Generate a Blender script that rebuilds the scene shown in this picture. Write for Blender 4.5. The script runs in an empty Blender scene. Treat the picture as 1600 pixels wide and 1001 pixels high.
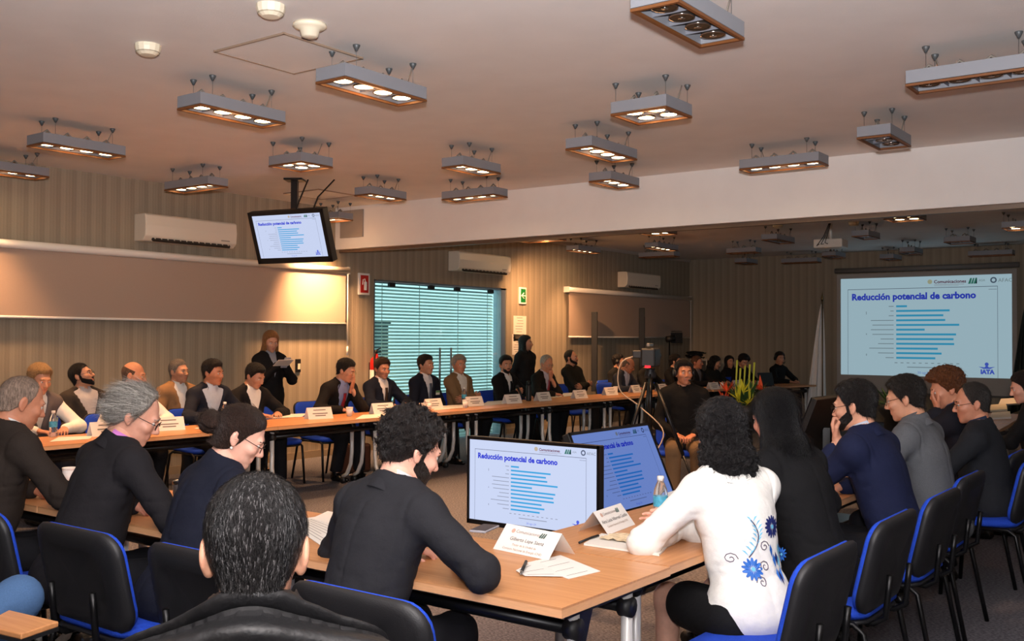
import bpy, bmesh, math, random
import numpy as np
from mathutils import Matrix, Vector
random.seed(7); np.random.seed(7)
S = bpy.context.scene
COL = S.collection
PI = math.pi
def R(d): return math.radians(d)

# ------------------------------------------------------------------ camera
FPX = 1581.2
def cam_axes(yaw, pitch, roll):
    fw = np.array([math.sin(yaw)*math.cos(pitch), math.cos(yaw)*math.cos(pitch), math.sin(pitch)])
    rt = np.array([math.cos(yaw), -math.sin(yaw), 0.0]); up = np.cross(rt, fw)
    return rt*math.cos(roll)+up*math.sin(roll), -rt*math.sin(roll)+up*math.cos(roll), fw
CR, CU, CF = cam_axes(-0.63656, 0.018568, 0.0051255)
CPOS = np.array([0, 0, 1.55])
cam = bpy.data.cameras.new('camera'); cam.sensor_width = 36; cam.lens = FPX/1600*36; cam.clip_start = .05
co = bpy.data.objects.new('camera', cam); COL.objects.link(co)
co.matrix_world = Matrix(((CR[0], CU[0], -CF[0], CPOS[0]), (CR[1], CU[1], -CF[1], CPOS[1]), (CR[2], CU[2], -CF[2], CPOS[2]), (0, 0, 0, 1)))
S.camera = co
def ray(x, y): return CR*((x-800)/FPX) - CU*((y-500.5)/FPX) + CF
def onz(x, y, z): d = ray(x, y); return CPOS+d*((z-CPOS[2])/d[2])
def onx(x, y, X): d = ray(x, y); return CPOS+d*(X/d[0])
def ony(x, y, Y): d = ray(x, y); return CPOS+d*(Y/d[1])
def atd(x, y, dep): return CPOS+ray(x, y)*dep

# ------------------------------------------------------------------ world, lights, exposure
S.view_settings.view_transform = 'Standard'; S.view_settings.look = 'None'
S.view_settings.exposure = 0.0; S.view_settings.gamma = 1.0; S.view_settings.use_curve_mapping = False
w = bpy.data.worlds.new('daylight'); S.world = w; w.use_nodes = True
w.node_tree.nodes['Background'].inputs[0].default_value = (.68, .89, .92, 1)
w.node_tree.nodes['Background'].inputs[1].default_value = 1.6
def light(name, kind, loc, power, color, radius=.05, aim=None, angle=None, blend=1.0):
    l = bpy.data.lights.new(name, kind); l.energy = power; l.color = color
    l.shadow_soft_size = radius
    o = bpy.data.objects.new(name, l); COL.objects.link(o); o.location = loc
    if kind == 'SPOT':
        l.spot_size = angle; l.spot_blend = blend
        d = Vector(aim)-Vector(loc); o.rotation_euler = d.to_track_quat('-Z', 'Y').to_euler()
    return o
WARM = (1.0, .51, .23)
# the photographer's flash, tipped up so that it bounces off the ceiling
light('camera_flash', 'SPOT', (0.03, -.02, 1.78), 2350, (1.0, .965, .99), .06, aim=(-.59*5, .80*5, 1.78+8.0), angle=R(172), blend=1.0)

# ------------------------------------------------------------------ helpers
def lin(c):
    return tuple(((v/255)/12.92 if v/255 <= .04045 else ((v/255+.055)/1.055)**2.4) for v in c)
MATS = {}
def mat(name, rgb, rough=.6, metal=0.0, var=0.0, scale=20.0, bump=0.0, bscale=None, emit=0.0, spec=.5, stretch=None, trans=0.0, alpha=1.0, coat=0.0, sheen=0.0, sub=0.0):
    if name in MATS: return MATS[name]
    m = bpy.data.materials.new(name); m.use_nodes = True; nt = m.node_tree; b = nt.nodes['Principled BSDF']
    c = lin(rgb); b.inputs['Base Color'].default_value = (*c, 1); b.inputs['Roughness'].default_value = rough
    b.inputs['Metallic'].default_value = metal; b.inputs['Specular IOR Level'].default_value = spec
    b.inputs['Transmission Weight'].default_value = trans; b.inputs['Alpha'].default_value = alpha
    b.inputs['Coat Weight'].default_value = coat; b.inputs['Sheen Weight'].default_value = sheen
    if sub: b.inputs['Subsurface Weight'].default_value = sub; b.inputs['Subsurface Radius'].default_value = (.012, .005, .003)
    if emit:
        b.inputs['Emission Color'].default_value = (*c, 1); b.inputs['Emission Strength'].default_value = emit
    if var or bump:
        tc = nt.nodes.new('ShaderNodeTexCoord'); mp = nt.nodes.new('ShaderNodeMapping')
        nt.links.new(tc.outputs['Object'], mp.inputs[0])
        if stretch: mp.inputs['Scale'].default_value = stretch
    if var:
        n = nt.nodes.new('ShaderNodeTexNoise'); n.inputs['Scale'].default_value = scale; n.inputs['Detail'].default_value = 5
        nt.links.new(mp.outputs[0], n.inputs[0])
        rp = nt.nodes.new('ShaderNodeValToRGB'); rp.color_ramp.elements[0].position = .3; rp.color_ramp.elements[1].position = .7
        lo = tuple(max(0, v*(1-var)) for v in c); hi = tuple(min(1, v*(1+var)) for v in c)
        rp.color_ramp.elements[0].color = (*lo, 1); rp.color_ramp.elements[1].color = (*hi, 1)
        nt.links.new(n.outputs[0], rp.inputs[0]); nt.links.new(rp.outputs[0], b.inputs['Base Color'])
    if bump:
        n2 = nt.nodes.new('ShaderNodeTexNoise'); n2.inputs['Scale'].default_value = bscale or scale; n2.inputs['Detail'].default_value = 4
        nt.links.new(mp.outputs[0], n2.inputs[0])
        bp = nt.nodes.new('ShaderNodeBump'); bp.inputs['Strength'].default_value = bump; bp.inputs['Distance'].default_value = .02
        nt.links.new(n2.outputs[0], bp.inputs['Height']); nt.links.new(bp.outputs[0], b.inputs['Normal'])
    MATS[name] = m; return m
def emis(name, rgb, strength):
    if name in MATS: return MATS[name]
    m = bpy.data.materials.new(name); m.use_nodes = True; nt = m.node_tree; nt.nodes.clear()
    e = nt.nodes.new('ShaderNodeEmission'); o = nt.nodes.new('ShaderNodeOutputMaterial')
    e.inputs[0].default_value = (*lin(rgb), 1); e.inputs[1].default_value = strength
    nt.links.new(e.outputs[0], o.inputs[0]); MATS[name] = m; return m

class MB:
    def __init__(s): s.v = []; s.f = []
    def add(s, vs, fs):
        o = len(s.v); s.v += [tuple(map(float, p)) for p in vs]; s.f += [tuple(i+o for i in f) for f in fs]; return s
    def box(s, c, d, rz=0, M=None):
        x, y, z = (k/2 for k in d); P = [(a*x, b*y, e*z) for e in (-1, 1) for b in (-1, 1) for a in (-1, 1)]
        if M is not None: P = [tuple(M @ Vector(p)) for p in P]
        elif rz: P = [(p[0]*math.cos(rz)-p[1]*math.sin(rz), p[0]*math.sin(rz)+p[1]*math.cos(rz), p[2]) for p in P]
        P = [(p[0]+c[0], p[1]+c[1], p[2]+c[2]) for p in P]
        return s.add(P, [(0, 2, 3, 1), (4, 5, 7, 6), (0, 1, 5, 4), (2, 6, 7, 3), (0, 4, 6, 2), (1, 3, 7, 5)])
    def tube(s, path, r, n=8, caps=True):
        path = [np.array(p, float) for p in path]; m = len(path); rr = r if isinstance(r, (list, tuple)) else [r]*m
        vs = []; prev = None
        for i, p in enumerate(path):
            t = path[min(i+1, m-1)]-path[max(i-1, 0)]; t = t/(np.linalg.norm(t)+1e-9)
            if prev is None:
                a = np.array([0, 0, 1.]) if abs(t[2]) < .9 else np.array([1., 0, 0]); u = np.cross(t, a)
            else: u = prev-t*np.dot(prev, t)
            u /= np.linalg.norm(u)+1e-9; prev = u; v = np.cross(t, u)
            for k in range(n):
                a = 2*PI*k/n; vs.append(p+rr[i]*(math.cos(a)*u+math.sin(a)*v))
        fs = [(i*n+k, i*n+(k+1) % n, (i+1)*n+(k+1) % n, (i+1)*n+k) for i in range(m-1) for k in range(n)]
        if caps: fs += [tuple(range(n-1, -1, -1)), tuple((m-1)*n+k for k in range(n))]
        return s.add(vs, fs)
    def lathe(s, prof, n=16, c=(0, 0, 0), caps=True):
        vs = [(c[0]+r*math.cos(2*PI*k/n), c[1]+r*math.sin(2*PI*k/n), c[2]+z) for r, z in prof for k in range(n)]
        m = len(prof); fs = [(i*n+k, i*n+(k+1) % n, (i+1)*n+(k+1) % n, (i+1)*n+k) for i in range(m-1) for k in range(n)]
        if caps: fs += [tuple(range(n-1, -1, -1)), tuple((m-1)*n+k for k in range(n))]
        return s.add(vs, fs)
    def prism(s, pts, z0, z1):
        n = len(pts); vs = [(p[0], p[1], z0) for p in pts]+[(p[0], p[1], z1) for p in pts]
        return s.add(vs, [tuple(range(n-1, -1, -1)), tuple(range(n, 2*n))]+[(k, (k+1) % n, n+(k+1) % n, n+k) for k in range(n)])
    def sphere(s, c, r, n=12, sc=(1, 1, 1)):
        prof = [(math.sin(PI*i/(n//2)), -math.cos(PI*i/(n//2))) for i in range(n//2+1)]
        vs = [(c[0]+r*sc[0]*q*math.cos(2*PI*k/n), c[1]+r*sc[1]*q*math.sin(2*PI*k/n), c[2]+r*sc[2]*z) for q, z in prof for k in range(n)]
        return s.add(vs, [(i*n+k, i*n+(k+1) % n, (i+1)*n+(k+1) % n, (i+1)*n+k) for i in range(n//2) for k in range(n)])
    def build(s, name, m, parent=None, smooth=False, bevel=0, M=None):
        me = bpy.data.meshes.new(name); me.from_pydata(s.v, [], s.f); me.update()
        if M is not None: me.transform(M)
        return link(name, me, m, parent, smooth, bevel)
def link(name, me, m, parent=None, smooth=False, bevel=0):
    o = bpy.data.objects.new(name, me); COL.objects.link(o)
    if m is not None: me.materials.append(m)
    if smooth: me.polygons.foreach_set('use_smooth', [True]*len(me.polygons))
    if bevel:
        b = o.modifiers.new('bevel', 'BEVEL'); b.width = bevel; b.segments = 2; b.limit_method = 'ANGLE'
    if parent: o.parent = parent
    return o
def tag(o, label, cat, group=None):
    o['label'] = label; o['category'] = cat
    if group: o['group'] = group
    return o
def thing(name, label, cat, loc=(0, 0, 0), rz=0, group=None):
    o = bpy.data.objects.new(name, None); COL.objects.link(o); o.location = [float(v) for v in loc]; o.rotation_euler = (0, 0, rz)
    o.empty_display_size = .1
    return tag(o, label, cat, group)
def struct(o): o['kind'] = 'structure'; return o
def copy_tree(o, parent=None):
    c = o.copy(); COL.objects.link(c); c.parent = parent
    for ch in list(o.children): copy_tree(ch, c)
    return c
def place(proto, used, loc, rz, label, group=None):
    o = proto if not used else copy_tree(proto)
    o.location = [float(v) for v in loc]; o.rotation_euler = (0, 0, rz); o['label'] = label
    if group: o['group'] = group
    return o
_fonts = {}
def text(name, body, size, m, parent, M, align='LEFT', bold=0.0, depth=0.0):
    cu = bpy.data.curves.new(name, 'FONT'); cu.body = body; cu.size = size; cu.align_x = align; cu.offset = bold; cu.extrude = depth; cu.resolution_u = 2
    t = bpy.data.objects.new(name, cu); COL.objects.link(t)
    dg = bpy.context.evaluated_depsgraph_get(); me = bpy.data.meshes.new_from_object(t.evaluated_get(dg))
    bpy.data.objects.remove(t); me.transform(M)
    return link(name, me, m, parent)
# ------------------------------------------------------------------ the room
WX, FY, CZ, BY0, BY1, RX, KY = -9.94, 19.92, 3.29, 9.46, 9.80, 4.2, -3.0
def wallpaper(name, axis):
    m = bpy.data.materials.new(name); m.use_nodes = True; nt = m.node_tree; b = nt.nodes['Principled BSDF']; b.inputs['Roughness'].default_value = .75
    tc = nt.nodes.new('ShaderNodeTexCoord'); sx = nt.nodes.new('ShaderNodeSeparateXYZ'); nt.links.new(tc.outputs['Object'], sx.inputs[0])
    def sine(freq, amp):
        a = nt.nodes.new('ShaderNodeMath'); a.operation = 'MULTIPLY'; a.inputs[1].default_value = freq; nt.links.new(sx.outputs[axis], a.inputs[0])
        s = nt.nodes.new('ShaderNodeMath'); s.operation = 'SINE'; nt.links.new(a.outputs[0], s.inputs[0])
        q = nt.nodes.new('ShaderNodeMath'); q.operation = 'MULTIPLY'; q.inputs[1].default_value = amp; nt.links.new(s.outputs[0], q.inputs[0]); return q
    s1, s2, s3 = sine(2*PI/.17, .5), sine(2*PI/.085, .3), sine(2*PI/.034, .25)
    a = nt.nodes.new('ShaderNodeMath'); nt.links.new(s1.outputs[0], a.inputs[0]); nt.links.new(s2.outputs[0], a.inputs[1])
    a2 = nt.nodes.new('ShaderNodeMath'); nt.links.new(a.outputs[0], a2.inputs[0]); nt.links.new(s3.outputs[0], a2.inputs[1])
    mr = nt.nodes.new('ShaderNodeMapRange'); mr.inputs[1].default_value = -1; mr.inputs[2].default_value = 1; nt.links.new(a2.outputs[0], mr.inputs[0])
    rp = nt.nodes.new('ShaderNodeValToRGB'); rp.color_ramp.elements[0].color = (*lin((140, 128, 110)), 1); rp.color_ramp.elements[1].color = (*lin((164, 151, 130)), 1)
    nt.links.new(mr.outputs[0], rp.inputs[0]); nt.links.new(rp.outputs[0], b.inputs['Base Color'])
    n = nt.nodes.new('ShaderNodeTexNoise'); n.inputs['Scale'].default_value = 60; nt.links.new(tc.outputs['Object'], n.inputs[0])
    ad = nt.nodes.new('ShaderNodeMath'); ad.operation = 'MULTIPLY_ADD'; ad.inputs[1].default_value = .6; nt.links.new(n.outputs[0], ad.inputs[0]); nt.links.new(mr.outputs[0], ad.inputs[2])
    bp = nt.nodes.new('ShaderNodeBump'); bp.inputs['Strength'].default_value = .35; bp.inputs['Distance'].default_value = .01
    nt.links.new(ad.outputs[0], bp.inputs['Height']); nt.links.new(bp.outputs[0], b.inputs['Normal'])
    MATS[name] = m; return m
def carpet():
    m = bpy.data.materials.new('carpet'); m.use_nodes = True; nt = m.node_tree; b = nt.nodes['Principled BSDF']
    b.inputs['Roughness'].default_value = .95; b.inputs['Specular IOR Level'].default_value = .1
    tc = nt.nodes.new('ShaderNodeTexCoord'); n = nt.nodes.new('ShaderNodeTexNoise'); n.inputs['Scale'].default_value = 55; n.inputs['Detail'].default_value = 8
    mp = nt.nodes.new('ShaderNodeMapping'); mp.inputs['Scale'].default_value = (1, 2.6, 1); mp.inputs['Rotation'].default_value = (0, 0, .5)
    nt.links.new(tc.outputs['Object'], mp.inputs[0]); nt.links.new(mp.outputs[0], n.inputs[0])
    rp = nt.nodes.new('ShaderNodeValToRGB'); rp.color_ramp.elements[0].position = .35; rp.color_ramp.elements[1].position = .68
    rp.color_ramp.elements[0].color = (*lin((64, 64, 71)), 1); rp.color_ramp.elements[1].color = (*lin((134, 132, 138)), 1)
    nt.links.new(n.outputs[0], rp.inputs[0]); nt.links.new(rp.outputs[0], b.inputs['Base Color'])
    bp = nt.nodes.new('ShaderNodeBump'); bp.inputs['Strength'].default_value = .8; bp.inputs['Distance'].default_value = .01
    nt.links.new(n.outputs[0], bp.inputs['Height']); nt.links.new(bp.outputs[0], b.inputs['Normal']); return m
paperY, paperX = wallpaper('wallpaper_side', 1), wallpaper('wallpaper_end', 0)
plaster = mat('ceiling_plaster', (224, 219, 214), .8, var=.03, scale=3, bump=.06, bscale=90)
beamwhite = mat('beam_plaster', (228, 225, 221), .75, var=.02, scale=4, bump=.04, bscale=80)
struct(MB().box(((WX+RX)/2, (KY+FY)/2, -.05), (RX-WX+.6, FY-KY+.6, .1)).build('floor', carpet()))
struct(MB().box(((WX+RX)/2, (KY+FY)/2, CZ+.06), (RX-WX+.6, FY-KY+.6, .12)).build('ceiling', plaster))
DY0, DY1, DZ = 10.20, 13.30, 2.38
m = MB()
m.box((WX-.1, (KY+DY0)/2, CZ/2), (.2, DY0-KY, CZ)); m.box((WX-.1, (DY1+FY)/2, CZ/2), (.2, FY-DY1, CZ)); m.box((WX-.1, (DY0+DY1)/2, (DZ+CZ)/2), (.2, DY1-DY0, CZ-DZ))
struct(m.build('wall_left', paperY))
struct(MB().box(((WX+RX)/2, FY+.1, CZ/2), (RX-WX+.4, .2, CZ)).build('wall_far', paperX))
struct(MB().box((RX+.1, (KY+FY)/2, CZ/2), (.2, FY-KY+.4, CZ)).build('wall_right', paperY))
struct(MB().box(((WX+RX)/2, KY-.1, CZ/2), (RX-WX+.4, .2, CZ)).build('wall_back', paperX))
struct(MB().box(((WX+RX)/2, (BY0+BY1)/2, (2.735+CZ)/2), (RX-WX, BY1-BY0, CZ-2.735)).build('trim_1', beamwhite))
struct(MB().box(((WX+RX)/2, BY0+.10, 2.715), (RX-WX, .06, .04)).build('trim_2', mat('track_metal', (120, 105, 92), .4, .7)))
basem = mat('baseboard_wood', (150, 132, 108), .5)
m = MB(); m.box((WX+.008, (KY+DY0)/2, .045), (.016, DY0-KY, .09)); m.box((WX+.008, (DY1+FY)/2, .045), (.016, FY-DY1, .09)); struct(m.build('baseboard_left', basem))
struct(MB().box(((WX+RX)/2, FY-.008, .045), (RX-WX, .016, .09)).build('baseboard_far', basem))
struct(MB().box((WX+.012, (14.0+FY)/2, CZ-.03), (.03, FY-14.0, .06)).build('trim_3', mat('cornice', (170, 160, 150), .7)))
# ceiling access hatches
for k, (px, py, s) in enumerate((((452), 84, .62), (500, 303, .6))):
    c = onz(px, py, CZ); h = s/2
    o = struct(MB().box((c[0], c[1], CZ-.004), (s, s, .008)).build('trim_%d' % (4+k), plaster))
    e = MB()
    for a, b2, dx, dy in ((0, h, s+.02, .012), (0, -h, s+.02, .012), (h, 0, .012, s+.02), (-h, 0, .012, s+.02)): e.box((c[0]+a, c[1]+b2, CZ-.006), (dx, dy, .012))
    e.build('hatch_edge', mat('hatch_edge', (150, 128, 108), .6), o)
# glazed double door in the side wall with a venetian blind behind it
alu = mat('door_aluminium', (150, 160, 168), .35, .8)
steel = mat('brushed_steel', (150, 150, 152), .3, .9)
darkmetal = mat('dark_fitting', (45, 45, 48), .4, .6)
d = MB()
for y in (DY0+.02, DY1-.06): d.box((WX-.10, y, DZ/2), (.16, .05 if y < 11 else .14, DZ))
d.box((WX-.10, (DY0+DY1)/2, DZ-.012), (.16, DY1-DY0, .03)); dr = struct(d.build('door_1', alu))
glass = bpy.data.materials.new('door_glass'); glass.use_nodes = True; nt = glass.node_tree; nt.nodes.clear()
gb = nt.nodes.new('ShaderNodeBsdfGlossy'); gb.inputs['Roughness'].default_value = .02; tb = nt.nodes.new('ShaderNodeBsdfTransparent'); tb.inputs[0].default_value = (.80, .95, .94, 1)
mx = nt.nodes.new('ShaderNodeMixShader'); mx.inputs[0].default_value = .07; om = nt.nodes.new('ShaderNodeOutputMaterial')
nt.links.new(tb.outputs[0], mx.inputs[1]); nt.links.new(gb.outputs[0], mx.inputs[2]); nt.links.new(mx.outputs[0], om.inputs[0])
for y0, y1 in ((DY0+.06, 11.72), (11.73, DY1-.12)):
    p = MB().box((WX-.06, (y0+y1)/2, DZ/2-.01), (.01, y1-y0, DZ-.05)).build('pane', glass, dr)
    for yy in ((y0+.35), (y1-.25)): MB().box((WX-.05, yy, DZ-.06), (.04, .12, .06)).build('patch_fitting', darkmetal, p)
for y in (11.60, 11.86): 
    hd = MB().tube([(WX+.02, y, .80), (WX+.02, y, 1.42)], .016, 10).build('door_handle', steel, dr, True)
    MB().tube([(WX-.055, y, .9), (WX+.02, y, .9)], .01, 8).tube([(WX-.055, y, 1.3), (WX+.02, y, 1.3)], .01, 8).build('handle_post', steel, hd, True)
bl = thing('venetian_blind', 'pale slatted venetian blind behind the glazed double door', 'blind', (WX-.16, (DY0+DY1)/2, 0))
sl = MB(); L = DY1-DY0-.3
M25 = Matrix.Rotation(R(38), 4, 'Y')
for k in range(46): sl.box((0, -.03, .05+k*.050), (.048, L, .002), M=M25)
so = sl.build('slats', mat('blind_slat', (214, 226, 224), .5), bl); so['kind'] = 'stuff'
MB().box((0, -.03, 2.36), (.05, L, .04)).build('head_rail', alu, bl)
for y in (-1.25, -.45, .45, 1.2): MB().box((.03, y, 1.2), (.003, .012, 2.3)).build('ladder_tape', mat('blind_tape', (230, 236, 234), .6), bl)
# the forecourt outside the door
struct(MB().box((WX-3.2, 11.7, -.06), (6, 12, .1)).build('floor_outside', mat('paving', (150, 152, 150), .8, var=.1, scale=6)))
tag(MB().box((WX-2.2, 12.3, .9), (.4, .62, 1.8)).box((WX-2.2, 12.3, 1.82), (.46, .68, .04)).build('utility_cabinet', mat('cabinet_paint', (70, 92, 100), .5)), 'dark grey box cabinet standing outside behind the slatted blind', 'cabinet')

# ------------------------------------------------------------------ wall fittings
def ac_unit(y0, zc, label, sc=1.0):
    t = thing('air_conditioner', label, 'air conditioner', (WX+.002, y0, zc), 0, 'wall split units'); L = 1.22*sc
    ivory = mat('ac_ivory', (226, 216, 198), .35)
    prof = [(0, -.15), (.16, -.15), (.215, -.10), (.225, .02), (.215, .13), (.19, .15), (0, .15)]
    m = MB(); n = len(prof)
    m.add([(p[0], 0, p[1]) for p in prof]+[(p[0], L, p[1]) for p in prof], [tuple(range(n)), tuple(range(2*n-1, n-1, -1))]+[(k, n+k, n+(k+1) % n, (k+1) % n) for k in range(n)])
    m.build('case', ivory, t, bevel=.012)
    MB().box((.196, L/2, -.128), (.05, L*.84, .028), M=Matrix.Rotation(R(40), 4, 'Y')).build('air_outlet', mat('ac_dark', (40, 36, 32), .6), t)
    for k in range(13): MB().box((.212, L*.1+k*L*.8/12, -.126), (.012, .008, .03)).build('vane', ivory, t)
    MB().box((.2275, L*.86, -.075), (.003, .12, .012)).build('badge', mat('ac_badge', (150, 140, 128), .4), t)
    return t
ac_unit(6.45, 2.755, 'ivory split air conditioner above the long screen beside the hanging television')
ac_unit(11.80, 2.735, 'ivory split air conditioner above the glazed double door', 1.08)
ac_unit(16.85, 2.71, 'ivory split air conditioner above the screen in the darker hall', 1.1)
def pull_screen(y0, y1, zt, zb, label):
    t = thing('roller_screen', label, 'screen', (WX, y0, 0)); L = y1-y0
    cl = mat('screen_cloth', (172, 150, 134), .85, var=.03, scale=200)
    MB().tube([(.09, 0, zt), (.09, L, zt)], .042, 12).build('roller_case', mat('roller_white', (232, 226, 218), .4), t, True)
    MB().box((.08, L/2, (zt+zb)/2), (.004, L-.08, zt-zb)).build('cloth', cl, t)
    MB().tube([(.08, .03, zb), (.08, L-.03, zb)], .014, 8).build('bottom_bar', mat('roller_white', (232, 226, 218)), t, True)
    MB().tube([(.10, L-.02, zt), (.10, L-.02, zb-.3)], .008, 6).tube([(.10, L-.02, zb-.3), (.10, L-.02, zb-.42)], .014, 6).build('pull_cord', mat('roller_white', (232, 226, 218)), t, True)
    for y in (.0, L): MB().box((.05, y, zt), (.12, .03, .10)).build('bracket', mat('roller_white', (232, 226, 218)), t)
pull_screen(3.3, 9.62, 2.46, 1.745, 'long half-lowered beige roller screen under the hanging television')
pull_screen(15.0, 19.8, 2.44, 1.60, 'half-lowered roller screen in the darker hall behind the black column speakers')
def wall_sign(y, z, w, h, label, col, kind):
    t = thing('wall_sign', label, 'sign', (WX, y, z))
    MB().box((.015, 0, 0), (.03, w, h)).build('plate', mat('sign_white', (236, 232, 226), .4), t, bevel=.006)
    MB().box((.031, 0, 0), (.004, w*.72, h*.8)).build('panel', mat('sign_'+kind, col, .4), t)
    wm = mat('sign_symbol', (240, 236, 228), .5)
    if kind == 'red':
        m = MB().tube([(.035, .012, -.085), (.035, .012, .03)], .024, 10).tube([(.035, .012, .03), (.035, .0, .07), (.035, -.03, .06), (.035, -.04, -.01)], .008, 6)
    else:
        m = MB().box((.035, 0, 0), (.004, .12, .018)); m.tube([(.035, .012, .045), (.035, -.055, 0), (.035, .012, -.045)], .009, 6)
    m.build('symbol', wm, t)
wall_sign(9.985, 2.30, .21, .30, 'white and red fire extinguisher sign beside the glazed door', (190, 34, 26), 'red')
wall_sign(13.72, 2.28, .19, .28, 'white and green exit arrow sign above the posted notices', (24, 120, 50), 'green')
def notice(px, py, w, h, label):
    c = onx(px, py, WX); t = thing('notice', label, 'paper', (WX, c[1], c[2]))
    MB().box((.004, 0, 0), (.004, w, h)).build('sheet', mat('paper', (226, 220, 210), .7), t)
    m = MB()
    for k in range(8): m.box((.007, random.uniform(-.03, .03), h*.42-k*h*.11), (.001, w*random.uniform(.4, .75), .008))
    m.build('printed_lines', mat('print_grey', (120, 112, 104), .8), t)
notice(812, 513, .36, .42, 'large printed notice taped to the wall under the green exit sign')
notice(808, 538, .28, .34, 'smaller printed notice behind the standing woman with straight dark hair')
c = onx(465, 571, WX); t = thing('light_switch', 'black framed switch plate on the wall by the woman with a phone', 'switch', (WX, c[1], c[2]))
MB().box((.008, 0, 0), (.016, .085, .17)).build('plate', mat('switch_black', (26, 24, 24), .4), t, bevel=.004); MB().box((.018, .008, -.01), (.008, .04, .075)).build('rocker', mat('switch_white', (226, 214, 190), .4), t)
# extinguisher
c = onx(590, 600, WX+.14); t = thing('fire_extinguisher', 'red fire extinguisher hanging beside the glazed door', 'extinguisher', (WX+.11, 10.14, .82))
redm = mat('extinguisher_red', (170, 24, 20), .3, coat=.4)
MB().lathe([(.07, 0), (.085, .01), (.085, .40), (.075, .45), (.03, .49), (.03, .52)], 20).build('cylinder', redm, t, True)
MB().tube([(0, 0, .52), (0, 0, .57)], .022, 10).tube([(0, -.02, .56), (0, .09, .60)], .01, 6).tube([(0, -.02, .54), (0, .10, .545)], .009, 6).build('valve', darkmetal, t, True)
MB().tube([(0, -.02, .54), (.05, -.09, .48), (.07, -.09, .2), (.075, -.08, .05)], .011, 8).build('hose', mat('rubber_black', (20, 20, 20), .7), t, True)
MB().lathe([(.087, .14), (.087, .3)], 20, caps=False).build('instruction_band', mat('sign_white', (236, 232, 226)), t, True)
MB().box((-.10, 0, .25), (.015, .06, .3)).build('wall_bracket', darkmetal, t)
# detectors on the ceiling
def detector(px, py, kind, label):
    c = onz(px, py, CZ-.03); t = thing('smoke_detector', label, 'smoke detector', (c[0], c[1], CZ)); im = mat('detector_ivory', (232, 222, 196), .45)
    if kind: MB().lathe([(.09, 0), (.095, -.015), (.08, -.025), (.055, -.035), (.045, -.07), (.03, -.075), (.0, -.076)], 18).build('body', im, t, True); MB().lathe([(.047, -.045), (.047, -.06)], 18, caps=False).build('grille', darkmetal, t)
    else: MB().lathe([(.075, 0), (.075, -.02), (.068, -.045), (.045, -.062), (0, -.063)], 14).build('body', im, t); MB().lathe([(.069, -.043), (.066, -.049)], 14, caps=False).build('vent_ring', mat('detector_shade', (170, 158, 134), .6), t)
detector(423, 17, 0, 'round ivory smoke detector above the square ceiling hatch')
detector(231, 78, 0, 'round ivory smoke detector above the warm-lit wall, apart from the hatch')
detector(484, 46, 1, 'flared ivory detector with printed base at the hatch corner')
detector(1215, 353, 0, 'small round detector on the hall ceiling before the projector')
detector(1334, 350, 0, 'small round detector on the hall ceiling behind the projector')
struct(MB().box((-9.62, BY0-.012, 3.06), (.42, .02, .36)).build('trim_7', mat('panel_grey', (150, 142, 134), .5)))
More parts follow.
